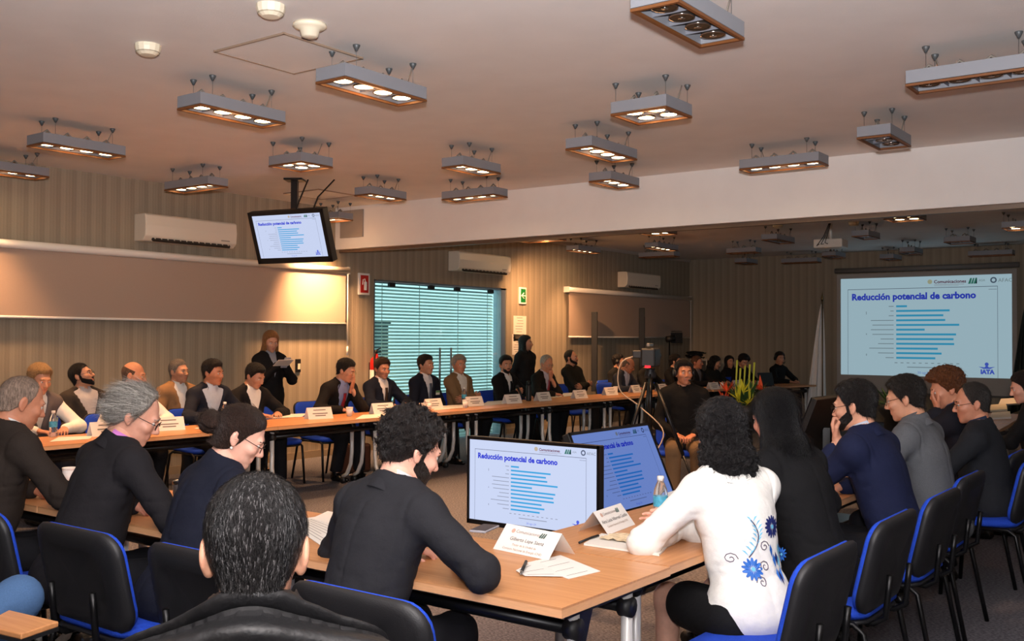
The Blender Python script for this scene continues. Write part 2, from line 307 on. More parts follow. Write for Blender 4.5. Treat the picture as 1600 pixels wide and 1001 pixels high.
# ------------------------------------------------------------------ pendant spotlight frames
grey = mat('fixture_grey', (138, 140, 146), .5, .1)
inner = mat('fixture_inside', (120, 122, 130), .5, .2)
rim_brown = mat('fixture_rim', (122, 74, 36), .5, .2)  # plain brown colour for the underside rim of the frames
chrome = mat('lamp_chrome', (170, 160, 150), .15, .95)
lampglass = mat('lamp_glass', (84, 66, 48), .2, .3)
lampon = emis('lamp_glow', (255, 226, 170), 18.0)
cupm = mat('cup_grey', (92, 96, 98), .5, .4)
cablem = mat('cable_grey', (130, 122, 112), .6)
FZ = 3.065
def make_fixture(nx, ny, lit):
    # local: long side along Y, underside at z=0, ceiling at z=CZ-FZ
    t = thing('spotlight_frame', 'x', 'ceiling light', (0, 0, 0))
    p = .172; w, l = nx*p+.075, ny*p+.03; H = .088; cz = CZ-FZ
    m = MB()
    for sx in (-1, 1): m.box((sx*(w/2-.006), 0, H/2+.012), (.012, l, H-.012))
    for sy in (-1, 1): m.box((0, sy*(l/2-.006), H/2+.012), (w-.024, .012, H-.012))
    m.box((0, 0, H-.003), (w-.026, l-.026, .004))  # closed top plate, added to keep lamp light off the ceiling above
    m.build('housing', grey, t)
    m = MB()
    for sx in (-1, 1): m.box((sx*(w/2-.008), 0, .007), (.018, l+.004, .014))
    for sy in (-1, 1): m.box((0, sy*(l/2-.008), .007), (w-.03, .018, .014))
    m.build('rim', rim_brown, t)
    for j in range(ny-1): MB().box((0, (j-(ny-2)/2)*p, .052), (w-.026, .004, .06)).build('divider', inner, t)
    if nx > 1: MB().box((0, 0, .052), (.004, l-.026, .06)).build('divider', inner, t)
    for i in range(nx):
        for j in range(ny):
            x, y = (i-(nx-1)/2)*p, (j-(ny-1)/2)*p
            lp = MB().lathe([(.026, .098), (.045, .07), (.060, .034), (.064, .026), (.064, .020), (.056, .020)], 18, (x, y, 0), caps=False).build('lamp', chrome, t, True)
            MB().lathe([(.0005, .0225), (.030, .0215), (.0565, .0225)], 18, (x, y, 0), caps=False).build('lamp_face', lampon if lit else lampglass, lp, True)
            if not lit: MB().lathe([(.018, .018), (.015, .021)], 10, (x, y, 0)).build('lamp_cap', chrome, lp, True)
            MB().tube([(x, y-.03, .07), (x, y-.032, .115), (x, y, .140), (x, y+.032, .115), (x, y+.03, .07)], .009, 6).build('cable_loop', cablem, t, True)
    for sx in (-1, 1):
        for sy in (-1, 1):
            x, y = sx*(w/2-.02), sy*(l/2-.11 if ny > 2 else l/2-.03)
            MB().tube([(x, y, H), (x, y, cz-.02)], .0016, 4).build('wire', cupm, t)
            MB().lathe([(.006, -.036), (.022, -.006), (.022, 0)], 12, (x, y, cz)).build('ceiling_cup', cupm, t, True)
    if lit or ny > 2: MB().tube([(w/2-.03, l/2-.16, H), (w/2-.028, l/2-.14, cz*.6), (w/2-.02, l/2-.112, cz-.02)], .004, 6).build('supply_cable', cablem, t, True)
    return t
FX = {}
def fixture(px, py, nx, ny, along, lit, label, spill=1.0, aim=None, z=FZ):
    c = onz(px, py, z); key = (nx, ny, lit)
    if key in FX: o = copy_tree(FX[key])
    else: o = FX[key] = make_fixture(nx, ny, lit)
    rz = 0 if along == 'Y' else PI/2
    o.location = (c[0], c[1], z); o.rotation_euler = (0, 0, rz); o['label'] = label; o['group'] = 'suspended spotlight frames'
    if lit:
        loc = (c[0], c[1], z-.02); a = aim or (c[0], c[1], 0)
        light('spot_glow', 'SPOT', loc, 275*spill*nx*ny/4, WARM, .10, aim=a, angle=R(86), blend=1.0)
        light('spot_spill', 'POINT', (c[0], c[1], z-.03), 1.6*spill*nx*ny/4, WARM, .09)
fixture(583, 146, 1, 4, 'Y', 1, 'lit four-lamp frame hanging by the square ceiling hatch', 1.7)
fixture(364, 184, 1, 4, 'Y', 1, 'lit four-lamp frame hanging below the lone smoke detector', 1.4)
fixture(121, 238, 1, 4, 'Y', 1, 'lit four-lamp frame hung above the air conditioner end of the screen wall')
fixture(8, 272, 1, 4, 'Y', 1, 'lit four-lamp frame hung right against the screen wall')
fixture(306, 296, 1, 4, 'X', 1, 'lit four-lamp frame turned crosswise above the air conditioner')
fixture(470, 262, 2, 2, 'Y', 1, 'lit square frame of four lamps above the hanging television')
fixture(595, 310, 1, 3, 'Y', 1, 'lit three-lamp frame beside the hanging television and beam')
fixture(737, 268, 1, 3, 'Y', 1, 'lit three-lamp frame hung just above the crosswise frame near the beam', 1.6)
fixture(741, 311, 1, 4, 'X', 1, 'lit four-lamp frame turned crosswise close to the white beam')
fixture(941, 243, 1, 4, 'Y', 1, 'lit four-lamp frame hung between the square frame and the beam', 1.7)
fixture(960, 289, 1, 3, 'Y', 1, 'lit three-lamp frame hung against the white beam')
fixture(1018, 183, 2, 2, 'Y', 1, 'lit square frame of four lamps apart from the other lit frames', 1.5)
fixture(1078, 42, 1, 4, 'Y', 0, 'unlit four-lamp frame hung lengthwise with its chrome lamps showing')
fixture(1524, 128, 1, 4, 'X', 0, 'unlit four-lamp frame turned crosswise, farthest from the screen wall')
fixture(1382, 224, 1, 3, 'Y', 0, 'unlit three-lamp frame near the white beam')
fixture(1224, 263, 1, 4, 'X', 1, 'lit four-lamp frame with lamps tipped below its rim near the beam', .8)
c0 = onx(500, 420, WX)
fixture(524, 345, 1, 2, 'X', 1, 'lit short frame half hidden behind the hanging television', 6.0, aim=(WX, 9.15, 1.6), z=3.03)
hz = FZ
fixture(848, 377, 1, 4, 'X', 1, 'lit frame beyond the beam by the side wall', 2.0, aim=(WX, 14.7, 1.5))
fixture(912, 394, 1, 4, 'Y', 1, 'lit frame beyond the beam above the hall screen', .9)
fixture(1028, 366, 2, 2, 'Y', 1, 'lit square frame beyond the beam, brightest lamp of the hall', .7)
fixture(1034, 390, 1, 4, 'Y', 1, 'lit four-lamp frame beyond the beam behind the square one', .25)
fixture(1106, 354, 1, 3, 'Y', 1, 'lit frame tucked behind the beam edge with two lamps showing', .3)
fixture(1262, 344, 1, 3, 'Y', 1, 'lit frame tucked behind the beam above the projector', .25)
fixture(1414, 344, 2, 2, 'Y', 1, 'lit square frame beyond the beam above the projection', .3)
fixture(1596, 358, 2, 2, 'Y', 1, 'lit square frame of the hall farthest from the side wall', .6)
for px, py, a, nx, ny, lb in ((1030, 402, 'X', 1, 4, 'unlit frame in the hall near the corner post'), (1162, 396, 'X', 1, 3, 'unlit frame in the hall between dark corner and projector'), (1216, 378, 'Y', 1, 4, 'unlit frame in the hall next to the projector'),
        (1166, 412, 'Y', 1, 3, 'unlit frame low against the far wall by the corner'), (1252, 411, 'X', 1, 4, 'unlit crosswise frame against the far wall under the projector'), (1303, 402, 'Y', 1, 3, 'unlit frame just behind the projector'),
        (1353, 372, 'Y', 1, 3, 'unlit frame in the hall beside the lit square one'), (1392, 406, 'Y', 1, 3, 'unlit frame above the projection, nearest the far wall'), (1424, 396, 'Y', 1, 3, 'unlit frame above the middle of the projection'),
        (1500, 380, 'X', 2, 2, 'unlit square frame above the projection title'), (1549, 400, 'X', 1, 4, 'unlit long frame above the projection corner')):
    fixture(px, py, nx, ny, a, 0, lb)
# projector
c = onz(1298, 380, 3.0); t = thing('projector', 'white ceiling projector with hanging cables in the darker hall', 'projector', (c[0], c[1], 2.93), R(4))
pw = mat('projector_white', (220, 214, 204), .4)
MB().box((0, 0, .06), (.42, .34, .13)).build('case', pw, t, bevel=.015)
MB().tube([(.1, .17, .06), (.1, .2, .06)], .045, 16).build('lens', darkmetal, t, True); MB().tube([(0, 0, .12), (0, 0, .36)], .025, 10).build('mount_pole', pw, t, True)
for k, dx in enumerate((-.12, -.06, .0)): MB().tube([(dx, -.17, .05), (dx-.02, -.24, .02+k*.02), (dx*.4, -.2, .16), (dx*.2+.02, -.08, .36)], .006, 6).build('cable', mat('rubber_black', (20, 20, 20)), t, True)

# ------------------------------------------------------------------ the slide shown on every display
SC = {}
def slide(parent, W, H, base, tint, k, step, bold):
    """draw the slide in the x/y plane of `base` (x right, y up, z out)"""
    def em(n, c, s=1.0): return emis('slide_%s_%s' % (n, tint[0]), tuple(v*t for v, t in zip(c, tint[1])), k*s)
    def rect(name, x0, y0, x1, y1, z, m, par):
        o = MB().add([(x0*W, y0*H, z), (x1*W, y0*H, z), (x1*W, y1*H, z), (x0*W, y1*H, z)], [(0, 1, 2, 3)]).build(name, m, par, M=base); return o
    bg = rect('slide_background', -.5, -.5, .5, .5, step, em('bg', (205, 216, 246)), parent)
    ln = em('line', (120, 124, 150)); m = MB(); z = step*2
    def q(x0, y0, x1, y1): m.add([(x0*W, y0*H, z), (x1*W, y0*H, z), (x1*W, y1*H, z), (x0*W, y1*H, z)], [(0, 1, 2, 3)])
    q(-.455, .382, .425, .388); q(-.455, -.5, -.4525, .388); q(.4225, -.5, .425, .388); q(.375, .355, .42, .359)
    m.build('slide_frame', ln, bg, M=base)
    T = lambda x, y: base @ Matrix.Translation((x*W, y*H, z))
    text('slide_title', 'Reducción potencial de carbono', .092*H, em('title', (58, 70, 214)), bg, T(-.43, .275), bold=bold*H)
    text('slide_heading', 'Comunicaciones', .045*H, em('head', (110, 40, 70)), bg, T(.068, .428), bold=bold*.3*H)
    m = MB(); q(.07, .412, .24, .415); q(.07, .402, .21, .404); m.build('slide_heading_rule', em('rule', (150, 120, 130)), bg, M=base)
    m = MB(); m.add([(W*(.045+.014*math.cos(a)), H*(.445)+W*.014*math.sin(a), z) for a in np.linspace(0, 2*PI, 13)[:-1]], [tuple(range(12))]); m.build('slide_seal', em('seal', (196, 180, 160)), bg, M=base)
    m = MB()
    for a, b2 in ((.262, .276), (.278, .290), (.292, .303)): m.add([(a*W, .415*H, z), ((b2)*W, .415*H, z), ((b2+.008)*W, .47*H, z), ((a+.012)*W, .47*H, z)], [(0, 1, 2, 3)])
    m.build('slide_logo', em('logo', (60, 122, 112)), bg, M=base)
    m = MB(); q(.304, .415, .312, .472); m.build('slide_logo_edge', em('dark', (24, 40, 50)), bg, M=base)
    text('slide_mark', 'ASA', .032*H, em('grey', (140, 146, 160)), bg, T(.322, .435))
    m = MB(); n = 14
    m.add([(W*(.402+r*math.cos(2*PI*i/n)), H*.445+W*r*math.sin(2*PI*i/n), z) for r in (.010, .018) for i in range(n)], [(i, (i+1) % n, n+(i+1) % n, n+i) for i in range(n)]); m.build('slide_round_logo', em('roundel', (90, 98, 124)), bg, M=base)
    text('slide_mark', 'AFAC', .05*H, em('grey', (140, 146, 160)), bg, T(.427, .425))
    bar = em('bar', (70, 168, 226))
    for i, v in enumerate((.18, .87, .77, .80, 1.02, .47, .97, .93, .94, .68, .74, .64)):
        y = .205-i*.0475; rect('chart_bar', -.155, y-.010, -.155+.36*v, y+.010, z, bar, bg)
    m = MB()
    for i, v in enumerate((.03, .02, .03, .14, .13, .14, .13, .08, .095, .15, .095, .05)): y = .205-i*.0475; q(-.17-v, y-.004, -.17, y+.004)
    for i in range(11): q(-.165+i*.036, -.372, -.148+i*.036, -.364)
    q(-.34, .125, -.336, .155); q(-.34, -.085, -.335, -.07); q(-.34, -.30, -.335, -.28)
    q(-.09, -.415, .13, -.406)
    cl_ = m.build('chart_labels', em('label', (150, 156, 178)), bg, M=base); cl_['kind'] = 'stuff'
    text('slide_date', '30-ago-24', .036*H, em('date', (120, 140, 236)), bg, T(-.03, -.475))
    ic = em('emblem', (84, 100, 226))
    text('slide_emblem_name', 'IATA', .055*H, ic, bg, T(.33, -.46), bold=bold*H)
    m = MB(); 
    m.add([(.318*W, -.392*H, z), (.345*W, -.412*H, z), (.382*W, -.412*H, z), (.409*W, -.392*H, z), (.375*W, -.398*H, z), (.3635*W, -.372*H, z), (.352*W, -.398*H, z)], [(0, 1, 6), (1, 2, 4, 5, 6), (2, 3, 4)])
    m.add([(W*(.3635+.011*math.cos(a)), -.368*H+W*.011*math.sin(a), z) for a in np.linspace(0, 2*PI, 11)[:-1]], [tuple(range(10))])
    m.build('slide_emblem', ic, bg, M=base)
def frame_matrix(o, right, up):
    r = Vector(right).normalized(); u = Vector(up).normalized(); n = r.cross(u)
    return Matrix(((r.x, u.x, n.x, o[0]), (r.y, u.y, n.y, o[1]), (r.z, u.z, n.z, o[2]), (0, 0, 0, 1)))
tvblack = mat('tv_black', (14, 14, 16), .3); tvback = mat('tv_back', (20, 20, 22), .55)
def panel(t, M, W, H, bez, thick, tint, k, bold=.004):
    body = MB().box((0, 0, -thick/2), (W, H, thick)).build('screen_case', tvback, t, bevel=.006, M=M)
    m = MB(); b = bez; z = .006
    for cx, cy, dx, dy in ((0, H/2-b[0]/2, W, b[0]), (0, -H/2+b[1]/2, W, b[1]), (-W/2+b[2]/2, 0, b[2], H), (W/2-b[2]/2, 0, b[2], H)): m.box((cx, cy, z/2), (dx, dy, z))
    m.build('bezel', tvblack, t, M=M)
    slide(t, W-2*b[2]-.002, H-b[0]-b[1]-.002, M @ Matrix.Translation((0, (b[1]-b[0])/2, .0)), tint, k, .0012, bold)
# hanging television, turned towards the seats and tipped down
ctr = atd(453, 370, 11.0); fh = Vector((CF[0], CF[1], 0)).normalized(); rh = Vector((CR[0], CR[1], 0)).normalized()
al_, th = R(25), R(20); rt = rh*math.cos(al_)-fh*math.sin(al_); nh = -fh*math.cos(al_)-rh*math.sin(al_)
upv = Vector((0, 0, 1))*math.cos(th)+nh*math.sin(th); W, H = 1.0, .585
t = thing('wall_television', 'black television hanging from the ceiling showing the carbon chart', 'television')
Mtv = frame_matrix(ctr, rt, upv)
panel(t, Mtv, W, H, (.042, .062, .048), .09, ('tv', (1.0, 1.0, 1.0)), .95)
bk = Mtv @ Vector((0, .1, -.12))
MB().box((bk.x, bk.y, (bk.z+CZ)/2+.02), (.07, .07, CZ-bk.z-.04), rz=.6).build('ceiling_pole', tvblack, t)
MB().box((bk.x, bk.y, CZ-.01), (.2, .2, .02), rz=.6).build('ceiling_plate', tvblack, t)
for a, b2 in ((.12, .30), (.35, .62)):
    p = Mtv @ Vector((a, H/2, -.05)); MB().tube([p, p+Vector((.02, .04, .12)), (p.x+.05, p.y+b2*.4, CZ-.02)], .009, 6).build('cable', mat('rubber_black', (20, 20, 20)), t, True)
# floor monitors inside the ring of tables
def floor_monitor(name, label, M, W, H, tint, k, foot):
    t = thing(name, label, 'monitor')
    panel(t, M, W, H, (.018, .026, .016), .05, tint, k)
    c = M @ Vector((0, 0, -.06)); bz = M @ Vector((0, -H/2, -.05))
    MB().box((c.x, c.y, c.z/2), (.06, .06, c.z), rz=.3).build('stand_post', tvblack, t)
    MB().box((c.x, c.y, .012), (.5, .42, .024), rz=foot).build('stand_base', tvblack, t, bevel=.006)
    return t
tl = ony(731, 683, 4.75); tr = ony(937, 697, 4.75); bl_ = ony(737, 817, 4.75)
W, H = tr[0]-tl[0], tl[2]-bl_[2]+.01
floor_monitor('floor_monitor', 'wide monitor on a stand behind the table of the curly-haired man, chart facing him', frame_matrix(((tl[0]+tr[0])/2, 4.75, (tl[2]+bl_[2])/2+.005), (1, 0, 0), (0, 0, 1)), W, H, ('near', (1.0, 1.0, 1.0)), 1.0, 0)
a = onx(1012, 660, -3.3); b2 = onx(1047, 772, -3.1); Wm = .97; upv = Vector((a[0]-b2[0], 0, a[2]-b2[2])); Hm = .545; upn = upv.normalized()
ctr = Vector((-3.3, a[1]-Wm/2, a[2]))-upn*Hm/2
floor_monitor('floor_monitor', 'monitor tipped back beside the woman in white, its bluish chart facing her', frame_matrix(ctr, (0, 1, 0), upn), Wm, Hm, ('side', (.62, .72, .95)), .66, PI/2)
t3 = onx(1268, 621, -3.0)
upn = Vector((.36, 0, .93)).normalized(); ctr = Vector((-3.0, t3[1]+.49, t3[2]))-upn*.28
floor_monitor('floor_monitor', 'tipped-back monitor seen from its black back behind the bearded man in navy', frame_matrix(ctr, (0, -1, 0), upn), .97, .56, ('back', (.8, .85, .95)), .5, PI/2)
# projection on the far wall
x0, x1 = ony(1313.5, 500, FY-.12)[0], ony(1581, 500, FY-.12)[0]
zt, zb = ony(1450, 431.5, FY-.12)[2], ony(1450, 588, FY-.12)[2]
t = thing('projection_screen', 'large white projection screen on the far wall showing the carbon chart', 'screen')
MB().box(((x0+x1)/2, FY-.10, (zt+zb)/2-.12), (x1-x0+.16, .01, zt-zb+.42)).build('screen_cloth', mat('projection_cloth', (176, 170, 164), .8), t)
MB().tube([(x0-.12, FY-.09, zt+.16), (x1+.12, FY-.09, zt+.16)], .05, 12).build('roller_case', mat('roller_grey', (120, 116, 112), .5), t, True)
MB().tube([(x0-.08, FY-.10, zb-.33), (x1+.08, FY-.10, zb-.33)], .018, 8).build('bottom_bar', mat('roller_grey', (120, 116, 112)), t, True)
slide(t, x1-x0, zt-zb, frame_matrix(((x0+x1)/2, FY-.105, (zt+zb)/2), (1, 0, 0), (0, 0, 1)), ('wall', (.90, 1.0, .93)), .60, .004, .004)
# ------------------------------------------------------------------ tables
def wood():
    m = bpy.data.materials.new('beech_laminate'); m.use_nodes = True; nt = m.node_tree; b = nt.nodes['Principled BSDF']; b.inputs['Roughness'].default_value = .38
    tc = nt.nodes.new('ShaderNodeTexCoord'); mp = nt.nodes.new('ShaderNodeMapping'); mp.inputs['Scale'].default_value = (1.2, 26, 26)
    n = nt.nodes.new('ShaderNodeTexNoise'); n.inputs['Scale'].default_value = 2.2; n.inputs['Detail'].default_value = 7; n.inputs['Distortion'].default_value = .8
    nt.links.new(tc.outputs['Object'], mp.inputs[0]); nt.links.new(mp.outputs[0], n.inputs[0])
    rp = nt.nodes.new('ShaderNodeValToRGB'); rp.color_ramp.elements[0].position = .3; rp.color_ramp.elements[1].position = .72
    rp.color_ramp.elements[0].color = (*lin((190, 128, 78)), 1); rp.color_ramp.elements[1].color = (*lin((208, 148, 98)), 1)
    nt.links.new(n.outputs[0], rp.inputs[0]); nt.links.new(rp.outputs[0], b.inputs['Base Color']); return m
woodm = wood(); edgem = mat('beech_edge', (222, 166, 118), .45, var=.06, scale=30, stretch=(1, 1, 8))
legw = mat('leg_white', (214, 212, 208), .35, .15); blackp = mat('black_plastic', (22, 22, 24), .5); blackt = mat('black_tube', (18, 18, 20), .35, .4)
TZ = .74
def make_table(L, D):
    t = thing('folding_table', 'x', 'table')
    MB().box((0, 0, TZ-.0035), (L, D, .007)).build('tabletop', woodm, t)
    MB().box((0, 0, TZ-.0195), (L, D, .025)).build('edge_band', edgem, t)
    for sy in (-1, 1): MB().tube([(-L/2+.07, sy*.17, TZ-.115), (L/2-.07, sy*.17, TZ-.115)], .022, 10).build('crossbar', blackt, t, True)
    for sx in (-1, 1):
        x = sx*(L/2-.075)
        MB().box((x, 0, TZ-.05), (.045, D-.22, .035)).build('end_bracket', blackp, t, bevel=.004)
        for sy in (-1, 1):
            lg = MB().tube([(x, sy*.17, TZ-.06), (x, sy*.17, .34), (x, sy*.185, .22), (x, sy*.24, .11), (x, sy*.30, .075)], .021, 10).build('leg', legw, t, True)
            MB().tube([(x-.022, sy*.17, TZ-.115), (x+.022, sy*.17, TZ-.115)], .036, 12).build('hinge_knob', blackp, lg, True)
            MB().tube([(x-.014, sy*.30, .036), (x+.014, sy*.30, .036)], .036, 12).build('castor', blackp, lg, True)
        MB().add([(x, -.16, TZ-.07), (x, -.05, TZ-.07), (x, -.13, TZ-.26), (x, -.19, TZ-.24)], [(0, 1, 2, 3)]).build('fold_plate', blackp, t)
    return t
tabs = {}
def table(cx, cy, L, D, rz, label):
    k = (L, D)
    if k in tabs: o = copy_tree(tabs[k])
    else: o = tabs[k] = make_table(L, D)
    o.location = (cx, cy, 0); o.rotation_euler = (0, 0, rz); o['label'] = label; o['group'] = 'beech folding tables set in a ring'
# left row along the wall, fronts at x=-7.25
LN = ['beside the pale-sleeved person behind the bald head', 'before the bald man in a dark vest', 'before the man in a light blue open shirt', 'before the man leaning on his fist', 'before the man with the striped tie', 'before the man holding a microphone',
      'before the man covering his mouth', 'before the bald man in grey']
TL = 1.53
ys = [3.15+TL*k for k in range(8)]
for k, y in enumerate(ys): table(-7.60, y+TL/2, TL-.01, .70, PI/2, 'beech folding table '+LN[k])
table(-7.42, 16.15, TL-.01, .70, PI/2-R(10), 'beech folding table behind the seated cameraman')
table(-7.10, 17.68, TL-.01, .70, PI/2-R(14), 'beech folding table with the dark laptop at the hall end')
# near row along y, and right row
table(-1.70-.75, 2.91, 1.50, .70, 0, 'beech folding table under the curly-haired man, its corner and black crossbar showing')
table(-1.70-1.51-.75, 2.91, 1.50, .70, 0, 'beech folding table in front of the woman with a bun')
table(-1.70-3.02-.75, 2.91, 1.50, .70, 0, 'beech folding table in front of the balding man in dark brown')
RL = [(-2.06, 4.03, 0, 'beech folding table under the woman in white'), (-2.08, 5.56, .01, 'beech folding table before the bearded man in navy'), (-2.12, 7.09, .03, 'beech folding table before the man with his hand over his face'),
      (-2.19, 8.63, .05, 'beech folding table beyond the man in a dark grey jacket'), (-2.29, 10.2, .07, 'warmly lit beech folding table beside the long-haired woman reading'), (-2.41, 11.75, .08, 'beech folding table under the hall lamps, covered with papers')]
for x, y, a, lb in RL: table(x, y, 1.52, .70, PI/2+a, lb)

# ------------------------------------------------------------------ chairs
blue = mat('blue_fabric', (34, 72, 190), .85, var=.12, scale=160, bump=.25, bscale=300, spec=.2)
shell = mat('chair_shell', (24, 24, 27), .48, bump=.08, bscale=260)
def rr(w, h, r, n=5):
    P = []
    for cx, cy, a0 in ((w/2-r, h/2-r, 0), (-w/2+r, h/2-r, 90), (-w/2+r, -h/2+r, 180), (w/2-r, -h/2+r, 270)):
        P += [(cx+r*math.cos(R(a0+90*i/n)), cy+r*math.sin(R(a0+90*i/n))) for i in range(n+1)]
    return P
def make_chair():
    t = thing('visitor_chair', 'x', 'chair')
    def pad(name, w, h, r, z0, z1, M, m, bulge=0.0, par=t):
        P = rr(w, h, r); n = len(P); mb = MB(); rings = ((.93, z0), (1, z0+(z1-z0)*.3), (1, z0+(z1-z0)*.7), (.95, z1), (.6, z1+bulge), (.0, z1+bulge*1.3))
        vs = [(p[0]*s, p[1]*s, z) for s, z in rings for p in P]
        fs = [(i*n+k, i*n+(k+1) % n, (i+1)*n+(k+1) % n, (i+1)*n+k) for i in range(len(rings)-1) for k in range(n)]+[tuple(range(n-1, -1, -1))]
        return mb.add(vs, fs).build(name, m, par, True, M=M)
    Ms = Matrix.Translation((0, .02, .435)) @ Matrix.Rotation(R(-3), 4, 'X')
    pad('seat', .51, .44, .09, .0, .045, Ms, blue, .008)
    pad('seat_pan', .50, .43, .09, -.022, .0, Ms, shell)
    Mb = Matrix.Translation((0, -.225, .655)) @ Matrix.Rotation(R(13), 4, 'X') @ Matrix(((1, 0, 0, 0), (0, 0, 1, 0), (0, 1, 0, 0), (0, 0, 0, 1)))
    # curved pad: bend the edges forward
    def bend(o, k=.35):
        for v in o.data.vertices:
            c = v.co; c.y += k*c.x*c.x
    b1 = pad('backrest', .53, .37, .08, -.004, .030, Mb, blue, .006); bend(b1)
    P = rr(.54, .38, .085); n = len(P)
    rings = ((1.0, .006), (1.02, -.004), (1.0, -.02), (.9, -.03), (.8, -.032), (.66, -.032), (.62, -.026), (.0, -.026))
    vs = [(p[0]*s, p[1]*s, z) for s, z in rings for p in P]; fs = [(i*n+(k+1) % n, i*n+k, (i+1)*n+k, (i+1)*n+(k+1) % n) for i in range(len(rings)-1) for k in range(n)]
    b2 = MB().add(vs, fs).build('back_shell', shell, t, True, M=Mb); bend(b2)
    for sx in (-1, 1):
        MB().tube([(sx*.14, -.05, .425), (sx*.14, -.20, .42), (sx*.14, -.245, .45), (sx*.14, -.255, .55), (sx*.14, -.262, .62)], .013, 8).build('back_support', blackt, t, True)
        MB().tube([(sx*.255, .23, .0), (sx*.245, .20, .40), (sx*.24, .16, .428), (sx*.24, .0, .428)], .0125, 8).build('leg', blackt, t, True)
        MB().tube([(sx*.255, -.27, .0), (sx*.245, -.19, .40), (sx*.24, -.15, .428), (sx*.24, .0, .428)], .0125, 8).build('leg', blackt, t, True)
    for y in (.13, -.13): MB().tube([(-.24, y, .42), (.24, y, .42)], .010, 8).build('seat_bar', blackt, t, True)
    return t
chair0 = make_chair(); chair_used = [False]
def chair(x, y, rz, label):
    place(chair0, chair_used[0], (x, y, 0), rz, label, 'blue visitor chairs around the tables'); chair_used[0] = True

# ------------------------------------------------------------------ table things
cardm = mat('card_white', (236, 230, 222), .6); inkm = mat('print_grey', (120, 112, 104), .8)
def card(x, y, rz, label, lines=None, w=.28, h=.115, dep=.10):
    """tent card whose printed face looks along local -y"""
    t = thing('name_card', label, 'name card', (x, y, TZ+.001), rz, 'tent name cards')
    n = MB(); th = .0015
    n.add([(-w/2, -dep/2, 0), (w/2, -dep/2, 0), (w/2, 0, h), (-w/2, 0, h)], [(0, 1, 2, 3)]).build('front_leaf', cardm, t)
    MB().add([(-w/2, dep/2, 0), (w/2, dep/2, 0), (w/2, 0, h), (-w/2, 0, h)], [(3, 2, 1, 0)]).build('back_leaf', cardm, t)
    s = math.hypot(h, dep/2); M = frame_matrix((0, -dep/4-.0012, h/2), (1, 0, 0), (0, dep/2, h))
    if lines:
        hd, nm, sub = lines
        text('card_heading', hd, .019, mat('ink_soft', (120, 100, 96), .7), t, M @ Matrix.Translation((-.075, s*.24, .0006)))
        MB().lathe([(.0095, 0), (.0095, .0008)], 12, (-.09, s*.29, 0)).build('card_seal', mat('seal_tan', (206, 168, 150), .7), t, M=M)
        m = MB()
        for a in (.048, .058, .068): m.add([(a, s*.2, .0008), (a+.008, s*.2, .0008), (a+.013, s*.38, .0008), (a+.007, s*.38, .0008)], [(0, 1, 2, 3)])
        m.build('card_logo', mat('logo_green', (60, 92, 84), .7), t, M=M)
        text('card_name', nm, .0215, mat('ink_dark', (50, 46, 48), .7), t, M @ Matrix.Translation((0, -.006, .0006)), 'CENTER')
        for k, sb in enumerate(sub): text('card_role', sb, .0135, mat('ink_tan', (150, 120, 96), .7), t, M @ Matrix.Translation((0, -.028-k*.019, .0006)), 'CENTER')
    else:
        m = MB()
        for y2, ww in ((.27, .14), (-.02, .17), (-.2, .12)): m.box((0, s*y2, .0006), (ww, .009, .0006))
        m.build('printed_lines', inkm, t, M=M)
    return t
petm = bpy.data.materials.new('bottle_plastic'); petm.use_nodes = True; pb = petm.node_tree.nodes['Principled BSDF']
pb.inputs['Transmission Weight'].default_value = .92; pb.inputs['Roughness'].default_value = .05; pb.inputs['IOR'].default_value = 1.25; pb.inputs['Base Color'].default_value = (.93, .96, .97, 1)
def make_bottle():
    t = thing('water_bottle', 'x', 'bottle')
    MB().lathe([(.028, 0), (.032, .006), (.032, .03), (.030, .036), (.032, .042), (.032, .06), (.0305, .066), (.032, .072), (.032, .13), (.029, .15), (.018, .178), (.0135, .186), (.0135, .197)], 20).build('bottle_body', petm, t, True)
    MB().lathe([(.0326, .078), (.0328, .08), (.0328, .120), (.0326, .122)], 20, caps=False).build('label_band', mat('bottle_label', (70, 160, 190), .45, var=.25, scale=60), t, True)
    MB().lathe([(.0155, .190), (.0155, .208), (.014, .210)], 16).build('cap', mat('cap_white', (236, 234, 230), .4), t, True)
    return t
bot0 = make_bottle(); bu = [0]
def bottle(x, y, z, label): place(bot0, bu[0], (x, y, z), random.uniform(0, 6), label, 'small water bottles'); bu[0] = 1
def make_cup():
    t = thing('paper_cup', 'x', 'cup')
    MB().lathe([(.026, 0), (.037, .088), (.039, .092), (.037, .094), (.035, .088), (.0255, .006), (.001, .005)], 18).build('cup_wall', mat('cup_white', (240, 234, 226), .6), t, True)
    MB().lathe([(.0275, .012), (.0285, .012), (.036, .08), (.035, .08)], 18, caps=False).build('rim_band', mat('cup_white', (240, 234, 226)), t, True)
    return t
cup0 = make_cup(); cu_ = [0]
def cup(x, y, z, label): place(cup0, cu_[0], (x, y, z), 0, label, 'white paper cups'); cu_[0] = 1
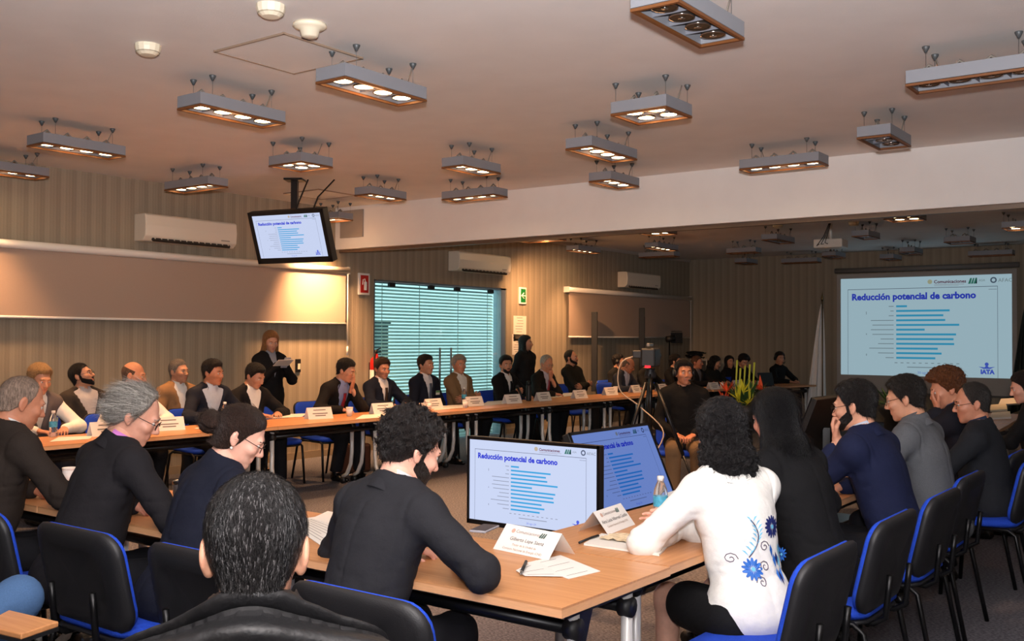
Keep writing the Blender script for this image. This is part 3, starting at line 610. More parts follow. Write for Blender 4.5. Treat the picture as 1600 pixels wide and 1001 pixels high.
def sheet(pts, label, name='paper_sheet', col=(236, 230, 220), z=TZ+.001, th=.002, lines=0, cat='paper'):
    c = np.mean(np.array(pts), 0); t = thing(name, label, cat, (c[0], c[1], z)); P = [(p[0]-c[0], p[1]-c[1]) for p in pts]
    MB().prism(P, 0, th).build('sheet', mat('sheet_%d_%d_%d' % col, col, .65), t)
    if lines:
        m = MB(); a, b2, c2, d = [np.array(p) for p in P[:4]]
        for k in range(lines):
            f = .12+.76*k/max(1, lines-1); p = a+(d-a)*f; q = b2+(c2-b2)*f; p2 = p+(q-p)*.1; q2 = p+(q-p)*random.uniform(.6, .9); n = (d-a)/np.linalg.norm(d-a)*.003
            m.add([(*p2, th+.0006), (*q2, th+.0006), (*(q2+n), th+.0006), (*(p2+n), th+.0006)], [(0, 1, 2, 3)])
        m.build('printed_lines', inkm, t)
    return t
def zp(px, py, z=TZ): p = onz(px, py, z); return (p[0], p[1])
# ------------------------------------------------------------------ people: distance fields turned into one skin
class Field:
    def __init__(s, lo, hi, h):
        s.lo = np.array(lo, np.float32); n = np.ceil((np.array(hi)-s.lo)/h).astype(int)+1; s.h = h; s.n = n
        s.F = np.full(n, .5, np.float32); s.ax = [s.lo[i]+np.arange(n[i], dtype=np.float32)*h for i in range(3)]
    def blk(s, lo, hi):
        sl = []
        for i in range(3):
            a = int(max(0, math.floor((lo[i]-s.lo[i])/s.h))); b = int(min(s.n[i], math.ceil((hi[i]-s.lo[i])/s.h)+1))
            if b <= a: return None
            sl.append(slice(a, b))
        return tuple(sl), s.ax[0][sl[0]][:, None, None], s.ax[1][sl[1]][None, :, None], s.ax[2][sl[2]][None, None, :]
    def add(s, prim, k=.03, g=0.0, sub=False):
        fn, lo, hi = prim; mg = k+g+2*s.h+.01
        q = s.blk(np.array(lo)-mg, np.array(hi)+mg)
        if q is None: return s
        sl, X, Y, Z = q; d = fn(X, Y, Z)-g; a = s.F[sl]
        if sub:
            d = -d; hh = np.clip(.5-.5*(a-d)/k, 0, 1); s.F[sl] = a+(d-a)*hh+k*hh*(1-hh)
        else:
            hh = np.clip(.5+.5*(d-a)/k, 0, 1); s.F[sl] = d+(a-d)*hh-k*hh*(1-hh)
        return s
    def cut(s, fn):
        X, Y, Z = s.ax[0][:, None, None], s.ax[1][None, :, None], s.ax[2][None, None, :]
        s.F = np.maximum(s.F, fn(X, Y, Z).astype(np.float32)); return s
    def warp(s, fn):
        X, Y, Z = s.ax[0][:, None, None], s.ax[1][None, :, None], s.ax[2][None, None, :]
        s.F = s.F+fn(X, Y, Z).astype(np.float32); return s
    def mesh(s):
        F = s.F; F[0] = F[-1] = .3; F[:, 0] = F[:, -1] = .3; F[:, :, 0] = F[:, :, -1] = .3
        n = s.n; neg = F < 0
        c = [neg[i:n[0]-1+i, j:n[1]-1+j, k:n[2]-1+k] for i in (0, 1) for j in (0, 1) for k in (0, 1)]
        cnt = sum(x.astype(np.int8) for x in c); act = (cnt > 0) & (cnt < 8)
        I = np.argwhere(act); m = len(I)
        if m == 0: return np.zeros((0, 3)), np.zeros((0, 4), int)
        idx = np.full(act.shape, -1, np.int32); idx[act] = np.arange(m)
        offs = [(i, j, k) for i in (0, 1) for j in (0, 1) for k in (0, 1)]
        val = np.stack([F[I[:, 0]+o[0], I[:, 1]+o[1], I[:, 2]+o[2]] for o in offs], 1)
        acc = np.zeros((m, 3)); w = np.zeros(m)
        for a in range(8):
            for b in range(a+1, 8):
                if sum(abs(offs[a][q]-offs[b][q]) for q in range(3)) != 1: continue
                va, vb = val[:, a], val[:, b]; cr = (va < 0) != (vb < 0); t = np.where(cr, va/np.where(cr, va-vb, 1), 0)
                p = np.array(offs[a])[None]+t[:, None]*(np.array(offs[b])-np.array(offs[a]))[None]; acc += p*cr[:, None]; w += cr
        V = s.lo[None]+(I+acc/w[:, None])*s.h
        Q = []
        for ax in range(3):
            o = [0, 0, 0]; o[ax] = 1; u, v = [(1, 2), (2, 0), (0, 1)][ax]
            A = neg[:n[0]-o[0], :n[1]-o[1], :n[2]-o[2]]; B = neg[o[0]:, o[1]:, o[2]:]; E = np.argwhere(A != B)
            E = E[(E[:, u] > 0) & (E[:, v] > 0)]
            E = E[(E[:, u] < n[u]-1) & (E[:, v] < n[v]-1)]
            if not len(E): continue
            def cell(du, dv):
                q = E.copy(); q[:, u] -= du; q[:, v] -= dv; return idx[q[:, 0], q[:, 1], q[:, 2]]
            quad = np.stack([cell(1, 1), cell(0, 1), cell(0, 0), cell(1, 0)], 1); fl = A[E[:, 0], E[:, 1], E[:, 2]]
            quad[~fl] = quad[~fl][:, ::-1]; Q.append(quad)
        return V, np.concatenate(Q)
def cone(a, b, ra, rb):
    a = np.array(a, np.float32); b = np.array(b, np.float32); d = b-a; L2 = float(d@d)+1e-9
    def fn(X, Y, Z):
        x, y, z = X-a[0], Y-a[1], Z-a[2]; t = np.clip((x*d[0]+y*d[1]+z*d[2])/L2, 0, 1)
        return np.sqrt((x-t*d[0])**2+(y-t*d[1])**2+(z-t*d[2])**2)-(ra+(rb-ra)*t)
    r = max(ra, rb); return fn, np.minimum(a, b)-r, np.maximum(a, b)+r
def ell(c, r, M=None):
    c = np.array(c, np.float32); r = np.array(r, np.float32); M = np.eye(3) if M is None else np.array(M)
    def fn(X, Y, Z):
        x, y, z = X-c[0], Y-c[1], Z-c[2]; q = [(x*M[0, i]+y*M[1, i]+z*M[2, i])/r[i] for i in range(3)]
        k0 = np.sqrt(q[0]**2+q[1]**2+q[2]**2); k1 = np.sqrt((q[0]/r[0])**2+(q[1]/r[1])**2+(q[2]/r[2])**2)
        return k0*(k0-1)/np.maximum(k1, 1e-5)
    e = np.sqrt(((M*r[None])**2).sum(1)); return fn, c-e, c+e
def mesh_from(name, parts, mats, tints=None):
    """parts: list of (V, Q, slot) joined into one mesh"""
    off = 0; VV = []; QQ = []; SS = []
    for V, Q, s in parts: VV.append(V); QQ.append(Q+off); SS.append(np.full(len(Q), s, np.int32)); off += len(V)
    V = np.concatenate(VV); Q = np.concatenate(QQ); S2 = np.concatenate(SS)
    me = bpy.data.meshes.new(name); me.vertices.add(len(V)); me.vertices.foreach_set('co', V.astype(np.float32).ravel())
    me.loops.add(4*len(Q)); me.loops.foreach_set('vertex_index', Q.astype(np.int32).ravel()); me.polygons.add(len(Q)); me.polygons.foreach_set('loop_start', np.arange(len(Q), dtype=np.int32)*4)
    me.polygons.foreach_set('material_index', S2); me.polygons.foreach_set('use_smooth', np.ones(len(Q), bool)); me.update(calc_edges=True)
    for m in mats: me.materials.append(m)
    if tints is not None:
        at = me.attributes.new('tint', 'FLOAT_COLOR', 'POINT'); at.data.foreach_set('color', tints.astype(np.float32).ravel())
    return me
# head in its own frame: x right, y forward, z up, centre between the ears
_heads = {}
def head_mesh(h, fem):
    if (h, fem) in _heads: return _heads[(h, fem)]
    f = Field((-.11, -.135, -.22), (.11, .15, .15), h)
    f.add(ell((0, -.014, .030), (.076, .097, .091)), .02)
    f.add(ell((0, .030, -.030), (.060, .068, .080)), .03)
    f.add(ell((0, .038, -.074), (.047 if not fem else .041, .048, .038)), .025)
    f.add(ell((0, .078, -.098), (.019, .016, .016)), .02)
    f.add(cone((-.034, .083, .026), (.034, .083, .026), .011, .011), .018)
    for s in (-1, 1):
        f.add(ell((s*.040, .066, -.022), (.024, .024, .022)), .02)
        f.add(ell((s*.031, .103, .004), (.018, .013, .011)), .012, sub=True)
    f.add(cone((0, .092, .012), (0, .114, -.026), .007, .0115), .012)
    for s in (-1, 1): f.add(ell((s*.011, .104, -.032), (.008, .010, .007)), .007)
    f.add(cone((-.019, .090, -.0575), (.019, .090, -.0575), .0065, .0065), .006)
    f.add(cone((-.015, .090, -.0685), (.015, .090, -.0685), .0072, .0072), .006)
    f.add(cone((0, -.026, -.03), (0, -.030, -.125), .053 if not fem else .045, .052 if not fem else .046), .03)
    c, sn = math.cos(R(18)), math.sin(R(18))
    for s in (-1, 1):
        M = np.array([[c, s*sn, 0], [-s*sn, c, 0], [0, 0, 1.]]).T
        f.add(ell((s*.080, -.012, -.004), (.009, .021, .033), M), .006)
        f.add(ell((s*.089, -.004, .002), (.006, .010, .017), M), .005, sub=True)
        f.add(ell((s*.076, -.006, -.032), (.009, .011, .012)), .006)
    V, Q = f.mesh()
    x, y, z = V.T; lip = np.exp(-((z+.063)/.011)**2)*np.exp(-(x/.022)**2)*(y > .085)
    chk = np.exp(-((z+.03)/.03)**2-((np.abs(x)-.042)/.022)**2)*(y > .04)*.5+.5*np.exp(-((z+.03)/.012)**2-(x/.014)**2)*(y > .1)+.4*(np.abs(x) > .079)
    T = np.ones((len(V), 4)); T[:, 0] -= .12*lip; T[:, 1] -= .42*lip+.13*chk; T[:, 2] -= .38*lip+.14*chk
    _heads[(h, fem)] = (V, Q, T, f); return _heads[(h, fem)]
HL = dict(phi=[0, 25, 50, 68, 80, 95, 110, 135, 180])
LINES = dict(short=[.072, .072, .062, .02, -.015, -.02, -.03, -.06, -.075], recede=[.108, .105, .085, .03, -.01, -.02, -.03, -.06, -.075], fem=[.075, .07, .05, .02, -.03, -.05, -.07, -.085, -.09])
_hair = {}
def hair_mesh(style, h):
    key = (style, h)
    if key in _hair: return _hair[key]
    fem = style in ('long', 'bun', 'wavy', 'straight'); hd = head_mesh(h, fem)[3]
    lo, hi = (-.17, -.24, -.42 if style in ('long', 'wavy', 'straight') else -.16), (.17, .16, .19)
    f = Field(lo, hi, h)
    base = Field(lo, hi, h)
    base.add(ell((0, -.014, .030), (.076, .097, .091)), .02); base.add(ell((0, .030, -.030), (.060, .068, .080)), .03); base.add(cone((0, -.028, -.03), (0, -.045, -.13), .054, .058), .03)
    X, Y, Z = f.ax[0][:, None, None], f.ax[1][None, :, None], f.ax[2][None, None, :]
    phi = np.degrees(np.abs(np.arctan2(X, Y+.0)+0*Z)); line = np.interp(phi, HL['phi'], LINES['recede' if style in ('recede', 'bald', 'slick', 'thin') else 'fem' if fem else 'short'])
    top = np.clip((Z+.02)/.1, 0, 1); fr = np.clip((Y+.02)/.1, 0, 1)
    t = dict(short=.008+.013*top+.006*fr*top, crop=.007+.004*top, recede=.007+.006*top, thin=.0045+.0*top, bald=.0045+0*top, slick=.012+.010*top+.012*np.clip(-Y/.1, 0, 1)*np.clip(-Z/.06+.6, 0, 1), curly=.016+.016*top+.010*np.clip(-Y/.1, 0, 1), bushy=.018+.020*top+.012*fr*top, long=.018+.004*top, wavy=.020+.004*top, straight=.022+.004*top, bun=.010+.004*top)[style]
    if style == 'crop': line = np.interp(phi, HL['phi'], LINES['short'])
    amp = dict(short=.0025, crop=.001, recede=.0015, thin=.0006, bald=.0004, slick=.0035, curly=.008, bushy=.006, long=.0015, wavy=.006, straight=.0012, bun=.0015)[style]; fq = 150 if style in ('curly', 'wavy') else 210
    nz = amp*(np.sin(X*fq+2.1*np.sin(Z*fq*.7))*np.sin(Y*fq*.9+1.7*np.sin(X*fq*.6))+.7*np.sin(Z*fq*1.1+2*np.sin(Y*fq*.8+X*60)))
    edge = np.clip((Z-line)/.035, 0, 1); F = base.F-t*(.22+.78*edge)+nz*edge
    F = np.maximum(F, (line-Z)*.75)
    if style == 'bald': F = np.maximum(F, Z-.052-.02*np.clip(-Y/.08, -1, 1))
    f.F = F.astype(np.float32)
    if style in ('long', 'wavy', 'straight'):
        g = Field(lo, hi, h); L = {'long': -.30, 'wavy': -.20, 'straight': -.24}[style]; wd = {'long': .05, 'wavy': .046, 'straight': .05}[style]
        for s in (-1, 1):
            g.add(cone((s*.060, -.01, .03), (s*.076, -.012, L*.55), .034, wd*.8), .03); g.add(cone((s*.076, -.012, L*.55), (s*.078, .0 if style == 'long' else -.02, L), wd*.8, .028), .03)
        g.add(cone((0, -.05, .03), (0, -.06, L*.6), .070, .074), .04); g.add(cone((-.045, -.06, L*.6), (-.045, -.06, L), .06, .04), .04); g.add(cone((.045, -.06, L*.6), (.045, -.06, L), .06, .04), .04)
        # keep the face free
        g.add(ell((0, .085, -.04), (.062, .075, .13)), .015, sub=True)
        hh = np.clip(.5+.5*(g.F+nz*1.2-f.F)/.02, 0, 1); f.F = (g.F+nz*1.2)*(1-hh)+f.F*hh-.02*hh*(1-hh)
    if style == 'bun':
        f.add(ell((0, -.140, -.012), (.052, .046, .050)), .008)
        f.warp(lambda X, Y, Z: .004*np.sin((X*1.2+Z)*130)*np.clip(-(Y+.09)/.02, 0, 1))
    _hair[key] = f.mesh(); return _hair[key]
_beard = {}
def beard_mesh(h, full):
    if (h, full) in _beard: return _beard[(h, full)]
    V, Q, T, hf = head_mesh(h, False); f = Field((-.11, -.135, -.22), (.11, .15, .15), h); f.F = hf.F.copy()
    X, Y, Z = f.ax[0][:, None, None], f.ax[1][None, :, None], f.ax[2][None, None, :]
    up = -.026-.035*np.clip((Y-.03)/.06, 0, 1)+.010*np.exp(-(X/.03)**2)*(Y > .08)*(1 if True else 0)
    up = np.where(Y < .028, .004, up)
    up = np.where((np.abs(X) < .024) & (Y > .085), -.040, up)
    F = f.F-.0042+.001*np.sin(X*400)*np.sin(Z*420); F = np.maximum(F, Z-up); F = np.maximum(F, -.125-Z); F = np.maximum(F, .004-Y if full else .045-Y); F = np.maximum(F, np.clip(-.062-Z, 0, 1)*1.5-Y)
    F = np.maximum(F, -(np.sqrt((X/.023)**2+((Z+.063)/.0125)**2)-1)*.012-(Y < .075)*1.0)
    f.F = F.astype(np.float32); _beard[(h, full)] = f.mesh(); return _beard[(h, full)]
_hands = {}
def hand_mesh(h, curl):
    """right hand: wrist at 0, fingers along +y, palm facing -z, thumb on -x"""
    k = (h, curl)
    if k in _hands: return _hands[k]
    f = Field((-.09, -.06, -.11), (.075, .21, .05), h)
    f.add(cone((0, -.05, 0), (0, .01, 0), .027, .025), .015); f.add(ell((-.002, .052, -.002), (.041, .055, .016)), .02)
    for i, (x, L) in enumerate(((-.030, .072), (-.010, .082), (.011, .077), (.030, .060))):
        p = np.array([x, .092-.006*abs(i-1.2), -.001]); a = -R(8+20*curl); r = .0092
        for j, fr in enumerate((.45, .30, .25)):
            q = p+np.array([x*.10*fr, math.cos(a)*L*fr, math.sin(a)*L*fr]); f.add(cone(p, q, r, r-.0008), .004 if j else .008); p = q; r -= .0009; a -= R(12+68*curl)
    p = np.array([-.028, .022, -.006]); 
    for q, r in ((np.array([-.056, .055, -.016-.012*curl]), .0105), (np.array([-.060+.02*curl, .086, -.026-.02*curl]), .0092)): f.add(cone(p, q, r+.001, r), .008); p = q
    _hands[k] = f.mesh(); return _hands[k]
def rotm(ax, a):
    c, s = math.cos(a), math.sin(a)
    return np.array({'x': [[1, 0, 0], [0, c, -s], [0, s, c]], 'y': [[c, 0, s], [0, 1, 0], [-s, 0, c]], 'z': [[c, -s, 0], [s, c, 0], [0, 0, 1]]}[ax])
def unit(v): v = np.array(v, float); return v/(np.linalg.norm(v)+1e-9)
def ik(S0, T0, l1, l2, hint):
    d = T0-S0; L = np.linalg.norm(d); 
    if L > (l1+l2)*.985: T0 = S0+d/L*(l1+l2)*.985; d = T0-S0; L = np.linalg.norm(d)
    a = (l1*l1-l2*l2+L*L)/(2*L); hgt = math.sqrt(max(0, l1*l1-a*a)); u = d/L; hv = np.array(hint, float); hv = unit(hv-u*(hv@u))
    return S0+u*a+hv*hgt, T0
def skin(rgb):
    n = 'skin_%d_%d_%d' % rgb
    if n in MATS: return MATS[n]
    m = mat(n, rgb, .48, sub=.12, spec=.4); nt = m.node_tree; b = nt.nodes['Principled BSDF']
    at = nt.nodes.new('ShaderNodeAttribute'); at.attribute_name = 'tint'; mx = nt.nodes.new('ShaderNodeMix'); mx.data_type = 'RGBA'; mx.blend_type = 'MULTIPLY'; mx.inputs[0].default_value = 1
    tc = nt.nodes.new('ShaderNodeTexCoord'); ns = nt.nodes.new('ShaderNodeTexNoise'); ns.inputs['Scale'].default_value = 45; nt.links.new(tc.outputs['Object'], ns.inputs[0])
    rp = nt.nodes.new('ShaderNodeValToRGB'); c = lin(rgb); rp.color_ramp.elements[0].color = (*(v*.85 for v in c), 1); rp.color_ramp.elements[1].color = (*(min(1, v*1.12) for v in c), 1)
    nt.links.new(ns.outputs[0], rp.inputs[0]); nt.links.new(rp.outputs[0], mx.inputs[6]); nt.links.new(at.outputs['Color'], mx.inputs[7]); nt.links.new(mx.outputs[2], b.inputs['Base Color'])
    bp = nt.nodes.new('ShaderNodeBump'); bp.inputs['Strength'].default_value = .12; bp.inputs['Distance'].default_value = .004; n2 = nt.nodes.new('ShaderNodeTexNoise'); n2.inputs['Scale'].default_value = 320
    nt.links.new(tc.outputs['Object'], n2.inputs[0]); nt.links.new(n2.outputs[0], bp.inputs['Height']); nt.links.new(bp.outputs[0], b.inputs['Normal']); return m
def hairmat(rgb, streak=.35):
    return mat('hair_%d_%d_%d' % rgb, rgb, .36, var=streak, scale=26, bump=.7, bscale=60, stretch=(5, 5, 1), spec=.30)
def cloth(rgb, kind='wool'):
    n = '%s_%d_%d_%d' % ((kind,)+rgb)
    if kind == 'puffer':
        if n in MATS: return MATS[n]
        m = mat(n, rgb, .42, bump=.25, bscale=26, spec=.4); nt = m.node_tree; tc = nt.nodes.new('ShaderNodeTexCoord'); wv = nt.nodes.new('ShaderNodeTexWave'); wv.bands_direction = 'DIAGONAL'; wv.inputs['Scale'].default_value = 4.5; wv.inputs['Distortion'].default_value = .6
        mq = nt.nodes.new('ShaderNodeMapping'); mq.inputs['Scale'].default_value = (0, 1, 1); nt.links.new(tc.outputs['Object'], mq.inputs[0]); nt.links.new(mq.outputs[0], wv.inputs[0]); pw_ = nt.nodes.new('ShaderNodeMath'); pw_.operation = 'POWER'; pw_.inputs[1].default_value = .35; nt.links.new(wv.outputs['Fac'], pw_.inputs[0])
        b0 = [x for x in nt.nodes if x.type == 'BUMP'][0]; b1 = nt.nodes.new('ShaderNodeBump'); b1.inputs['Strength'].default_value = .9; b1.inputs['Distance'].default_value = .03
        nt.links.new(pw_.outputs[0], b1.inputs['Height']); nt.links.new(b1.outputs[0], b0.inputs['Normal']); return m
    if kind == 'cotton': return mat(n, rgb, .8, var=.04, scale=30, bump=.35, bscale=18, spec=.2)
    return mat(n, rgb, .85, var=.10, scale=220, bump=.30, bscale=16, spec=.22)
def strands(V, Q, n, L, wd, flow, rnd, lift=.25):
    q = Q[rnd.integers(0, len(Q), n)]; w4 = rnd.dirichlet((1, 1, 1, 1), n); P = (V[q]*w4[:, :, None]).sum(1)
    N = np.cross(V[q[:, 2]]-V[q[:, 0]], V[q[:, 3]]-V[q[:, 1]]); N /= np.linalg.norm(N, axis=1)[:, None]+1e-9
    D = flow(P, N)+rnd.normal(0, .15, P.shape); D -= N*(D*N).sum(1)[:, None]; D /= np.linalg.norm(D, axis=1)[:, None]+1e-9
    S1 = np.cross(N, D)*wd; ll = L*rnd.uniform(.5, 1.2, n)[:, None]
    a = P-N*.002; b = P+D*ll*.5+N*ll*lift*.5; c = P+D*ll+N*ll*(lift*.45)
    VV = np.stack([a-S1, a+S1, b+S1*.8, b-S1*.8, c+S1*.2, c-S1*.2], 1).reshape(-1, 3); o = np.arange(n)[:, None]*6
    return VV, np.concatenate([o+np.array([[0, 1, 2, 3]]), o+np.array([[3, 2, 4, 5]])])
PEOPLE = {}
def person(label, at, face, lean=12, side=0, yaw=0, pitch=0, tilt=0, arms=('desk', 'desk'), fem=False, stand=False, sk=(196, 142, 112), hair='short', hc=(30, 24, 20), suit=(24, 25, 30), shirt=(226, 224, 222), tie=None,
           pants=(22, 22, 26), glasses=None, beard=None, extra=(), q=1, sc=1.0, chair_lbl=None, kind='wool', vest=False, zfix=None, seat_dx=0.0, skirt=False, openv=1.0, belly=1.0, kneeup=0.0, chair_at=None, neck=0.0):
    """at: world (x, y, ztop) of the top of the head; face: heading in degrees (0 looks along +Y); q: 0 near, 1 middle, 2 far"""
    hb, hh, hhand = ((.0095, .0048, .0055), (.016, .0075, .0075), (.022, .010, .010))[q]
    sw = .150 if fem else .176; up = np.array([0, 0, 1.])
    def skeleton(st):
        pz = .90*sc if stand else .545
        P0 = np.array([0, 0, pz]); Mt = rotm('y', R(side)) @ rotm('x', -R(lean)); u, fw, rt = Mt[:, 2], Mt[:, 1], Mt[:, 0]
        nb = P0+u*.50*st; Mh = rotm('z', R(yaw)) @ rotm('x', -R(lean*.35+pitch)) @ rotm('y', R(tilt)); nd = unit(u*.5+Mh[:, 2]*.6+up*.2)
        hc_ = nb+nd*(.115+neck)+Mh[:, 2]*.035+Mh[:, 1]*.012; return P0, Mt, u, fw, rt, nb, Mh, hc_, hc_+Mh[:, 2]*.122
    st = 1.0
    for _ in range(6):
        sk_ = skeleton(st); dz = at[2]-sk_[8][2]; st = min(1.14, max(.84, st+dz/.55))
    P0, Mt, u, fw, rt, nb, Mh, hcen, htop = skeleton(st)
    Rz = rotm('z', R(face)); off = Rz @ htop; root = np.array([at[0]-off[0], at[1]-off[1], 0.0])
    t = thing('person', label, 'person', root, R(face), 'people at the meeting')
    inv = lambda p: Rz.T @ (np.array(p, float)-root)
    hipz = P0[2]-.02
    hips = [P0+np.array([s*.085, .0, -.03]) for s in (-1, 1)]
    if stand: knees = [np.array([s*.09, .03, .48]) for s in (-1, 1)]; ank = [np.array([s*.09, .0, .08]) for s in (-1, 1)]
    else: knees = [np.array([s*.115, .40, .505]) for s in (-1, 1)]; ank = [np.array([s*.12, .36+.06*s*(1 if label[0] < 'm' else -1), .085]) for s in (-1, 1)]
    if kneeup: knees[1] = knees[1]+np.array([-.03, .02, kneeup]); ank[1] = ank[1]+np.array([-.22, .02, kneeup+.12])
    sh = [nb-u*.075+rt*s*sw for s in (-1, 1)]
    wr = []; el = []; hd = []
    for i, s in enumerate((-1, 1)):
        a = arms[i]; hint = np.array([s*.8, -.35, -.6]); fing = None; curl = .35; pn = None
        if isinstance(a, dict): T0 = inv(a['at']) if 'at' in a else np.array(a['loc']); hint = np.array(a.get('hint', hint)); fing = a.get('dir'); curl = a.get('curl', .4); pn = a.get('palm')
        elif a == 'desk': T0 = np.array([s*.13, .37+.02*s, TZ+.038]); fing = (-s*.55, .8, -.08); hint = np.array([s*.9, -.2, -.35])
        elif a == 'lap': T0 = np.array([s*.09, .27, .64]); fing = (-s*.6, .7, -.2); curl = .5
        elif a == 'chin': T0 = hcen+Mh[:, 1]*.115-Mh[:, 2]*.165+Mh[:, 0]*s*.03; fing = Mh[:, 2]*.9+Mh[:, 1]*.1-Mh[:, 0]*s*.3; curl = .9; hint = np.array([s*.5, .3, -1.]); pn = -Mh[:, 1]
        elif a == 'face': T0 = hcen+Mh[:, 1]*.11-Mh[:, 2]*.11+Mh[:, 0]*s*.045; fing = Mh[:, 2]*.95-Mh[:, 0]*s*.25; curl = .25; hint = np.array([s*.6, .3, -1.]); pn = -Mh[:, 1]
        elif a == 'cross': T0 = P0+u*(.24+.02*s)+fw*.20-rt*s*.10; fing = (-s, .1, .15); hint = np.array([s*1., -.1, -.5]); curl = .3; pn = (0, -1, 0)
        elif a == 'phone': T0 = P0+u*.34+fw*.26+rt*s*.05; fing = (-s*.45, .6, .5); hint = np.array([s*.7, -.2, -1.]); curl = .6
        elif a == 'hang': T0 = P0+np.array([s*.23, .06, -.12]); fing = (0, .15, -1); curl = .4; hint = np.array([s*.2, -1, 0]); pn = (-s, 0, 0)
        elif a == 'mic': T0 = P0+u*.30+fw*.24+rt*s*.04; fing = (-s*.8, .35, .25); curl = .85; hint = np.array([s*.8, -.2, -.8]); pn = (-s*.2, -1, 0)
        e, T0 = ik(sh[i], T0, .285*sc, .255*sc, hint); el.append(e); wr.append(T0)
        fd = unit(fing) if fing is not None else unit(T0-e)
        if pn is None: pn = -up*1.0
        z_ = unit(-np.array(pn, float)+fd*(np.array(pn, float)@fd)); x_ = np.cross(fd, z_); hd.append((np.stack([x_, fd, z_], 1), curl))
    # --- shared primitives
    bf = .92 if fem else 1.0
    def torso(f, g=0.0, hem=False):
        f.add(ell(P0+u*.015, (.168*bf+.01*fem, .125, .125), Mt), .05, g); f.add(ell(P0+u*.17*st+fw*.012*belly, (.150*bf, .112*belly, .17), Mt), .06, g)
        f.add(ell(P0+u*.335*st-fw*.004, (.168*bf, .112, .17), Mt), .06, g)
        if fem: f.add(ell(P0+u*.335*st+fw*.06, (.125, .065, .07), Mt), .05, g)
        f.add(cone(sh[0]+rt*.012, sh[1]-rt*.012, .058*bf, .058*bf), .06, g)
        for i in (0, 1): f.add(cone(nb+u*.03-fw*.012, sh[i]+u*.012, .046*bf, .045*bf), .05, g)
    def arm(f, i, g=0.0, k=.03):
        f.add(cone(sh[i], el[i], .054*bf, .043*bf), k, g); f.add(cone(el[i], wr[i], .042*bf, .0285*bf), k, g)
    def legs(f, g=0.0, k=.035):
        for i in (0, 1): f.add(cone(hips[i], knees[i], .084, .060), k, g); f.add(cone(knees[i], ank[i], .058, .040), k, g)
    allp = np.array([P0, nb, hcen, *sh, *el, *wr, *hips, *knees, *ank]); lo, hi = allp.min(0)-.16, allp.max(0)+.16
    # --- body
    f = Field((lo[0], lo[1], -.01), hi, hb*1.15); torso(f, -.006); [arm(f, i, -.003) for i in (0, 1)]; legs(f, -.004)
    f.add(cone(nb-u*.03, hcen-Mh[:, 2]*.06-Mh[:, 1]*.025, .058*bf, .052*bf), .03)
    for i in (0, 1): f.add(cone(ank[i]+np.array([0, -.02, -.035]), ank[i]+np.array([0, .13, -.05]), .036, .028), .03)
    V, Q = f.mesh(); parts = [(V, Q, 0)]; T = [np.ones((len(V), 4))]
    Vh, Qh, Th, _ = head_mesh(hh, fem); hs = np.array([1.0, 1.0, 1.0])*(.96 if fem else 1.0)*sc
    toH = lambda V: (V*hs) @ Mh.T+hcen
    parts.append((toH(Vh), Qh, 0)); T.append(Th)
    for i, s in enumerate((-1, 1)):
        Mx, cl = hd[i]; Vn, Qn = hand_mesh(hhand, cl); Vn = Vn*(.92 if fem else 1.0)
        if s < 0: Vn = Vn*np.array([-1, 1, 1]); Qn = Qn[:, ::-1]
        parts.append((Vn @ Mx.T+wr[i], Qn, 0)); tt = np.ones((len(Vn), 4)); tt[:, 1] -= .06; tt[:, 2] -= .06; T.append(tt)
    link('body', mesh_from('body', parts, [skin(sk)], np.concatenate(T)), None, t)
    # --- clothes
    glo, ghi = np.minimum(lo, P0-.28), hi
    def wrinkle(f, amp):
        def lat(n, k):
            g = np.random.default_rng(len(label)*7+k).random(n).astype(np.float32); out = g
            for ax in range(3):
                x = np.linspace(0, n[ax]-1.001, f.n[ax]); i0 = x.astype(int); w_ = x-i0; w_ = (w_*w_*(3-2*w_)).astype(np.float32)
                shp = [1, 1, 1]; shp[ax] = -1; w_ = w_.reshape(shp); out = np.take(out, i0, ax)*(1-w_)+np.take(out, i0+1, ax)*w_
            return out
        ext = (f.n*f.h); n1 = lambda a, b, c: tuple(int(max(3, e/d)) for e, d in zip(ext, (a, b, c)))
        r1 = (1-np.abs(2*lat(n1(.10, .10, .042), 1)-1))**4; r2 = (1-np.abs(2*lat(n1(.05, .10, .16), 2)-1))**5; r3 = lat(n1(.09, .09, .09), 3)-.5
        X, Y, Z = f.ax[0][:, None, None], f.ax[1][None, :, None], f.ax[2][None, None, :]; a_, b_, c_ = tx(X, Y, Z)
        msk = .22+.5*np.exp(-((c_-.12)/.07)**2)
        for i in (0, 1): msk = msk+1.0*np.exp(-((X-el[i][0])**2+(Y-el[i][1])**2+(Z-el[i][2])**2)/.012)+.45*np.exp(-((X-sh[i][0])**2+(Y-sh[i][1])**2+(Z-sh[i][2]+.1)**2)/.006)
        f.F = f.F+(amp*1.25*np.minimum(msk, 1.1)*(1.7*r1+1.1*r2+.5*r3-.6)).astype(np.float32)
    nd = unit(hcen-nb)
    def ncut(f, drop, r):   # open the neck
        f.add(cone(nb-nd*drop, nb+nd*.3, r, r*1.2), .010, sub=True)
    tx = lambda X, Y, Z: ((X-P0[0])*rt[0]+(Y-P0[1])*rt[1]+(Z-P0[2])*rt[2], (X-P0[0])*fw[0]+(Y-P0[1])*fw[1]+(Z-P0[2])*fw[2], (X-P0[0])*u[0]+(Y-P0[1])*u[1]+(Z-P0[2])*u[2])
    def sleeves(f, g, back):
        for i in (0, 1):
            d = unit(wr[i]-el[i]); e2 = wr[i]-d*back
            f.add(cone(sh[i], el[i], .056*bf, .047*bf), .03, g); f.add(cone(el[i], e2, .047*bf, .036*bf), .03, g)
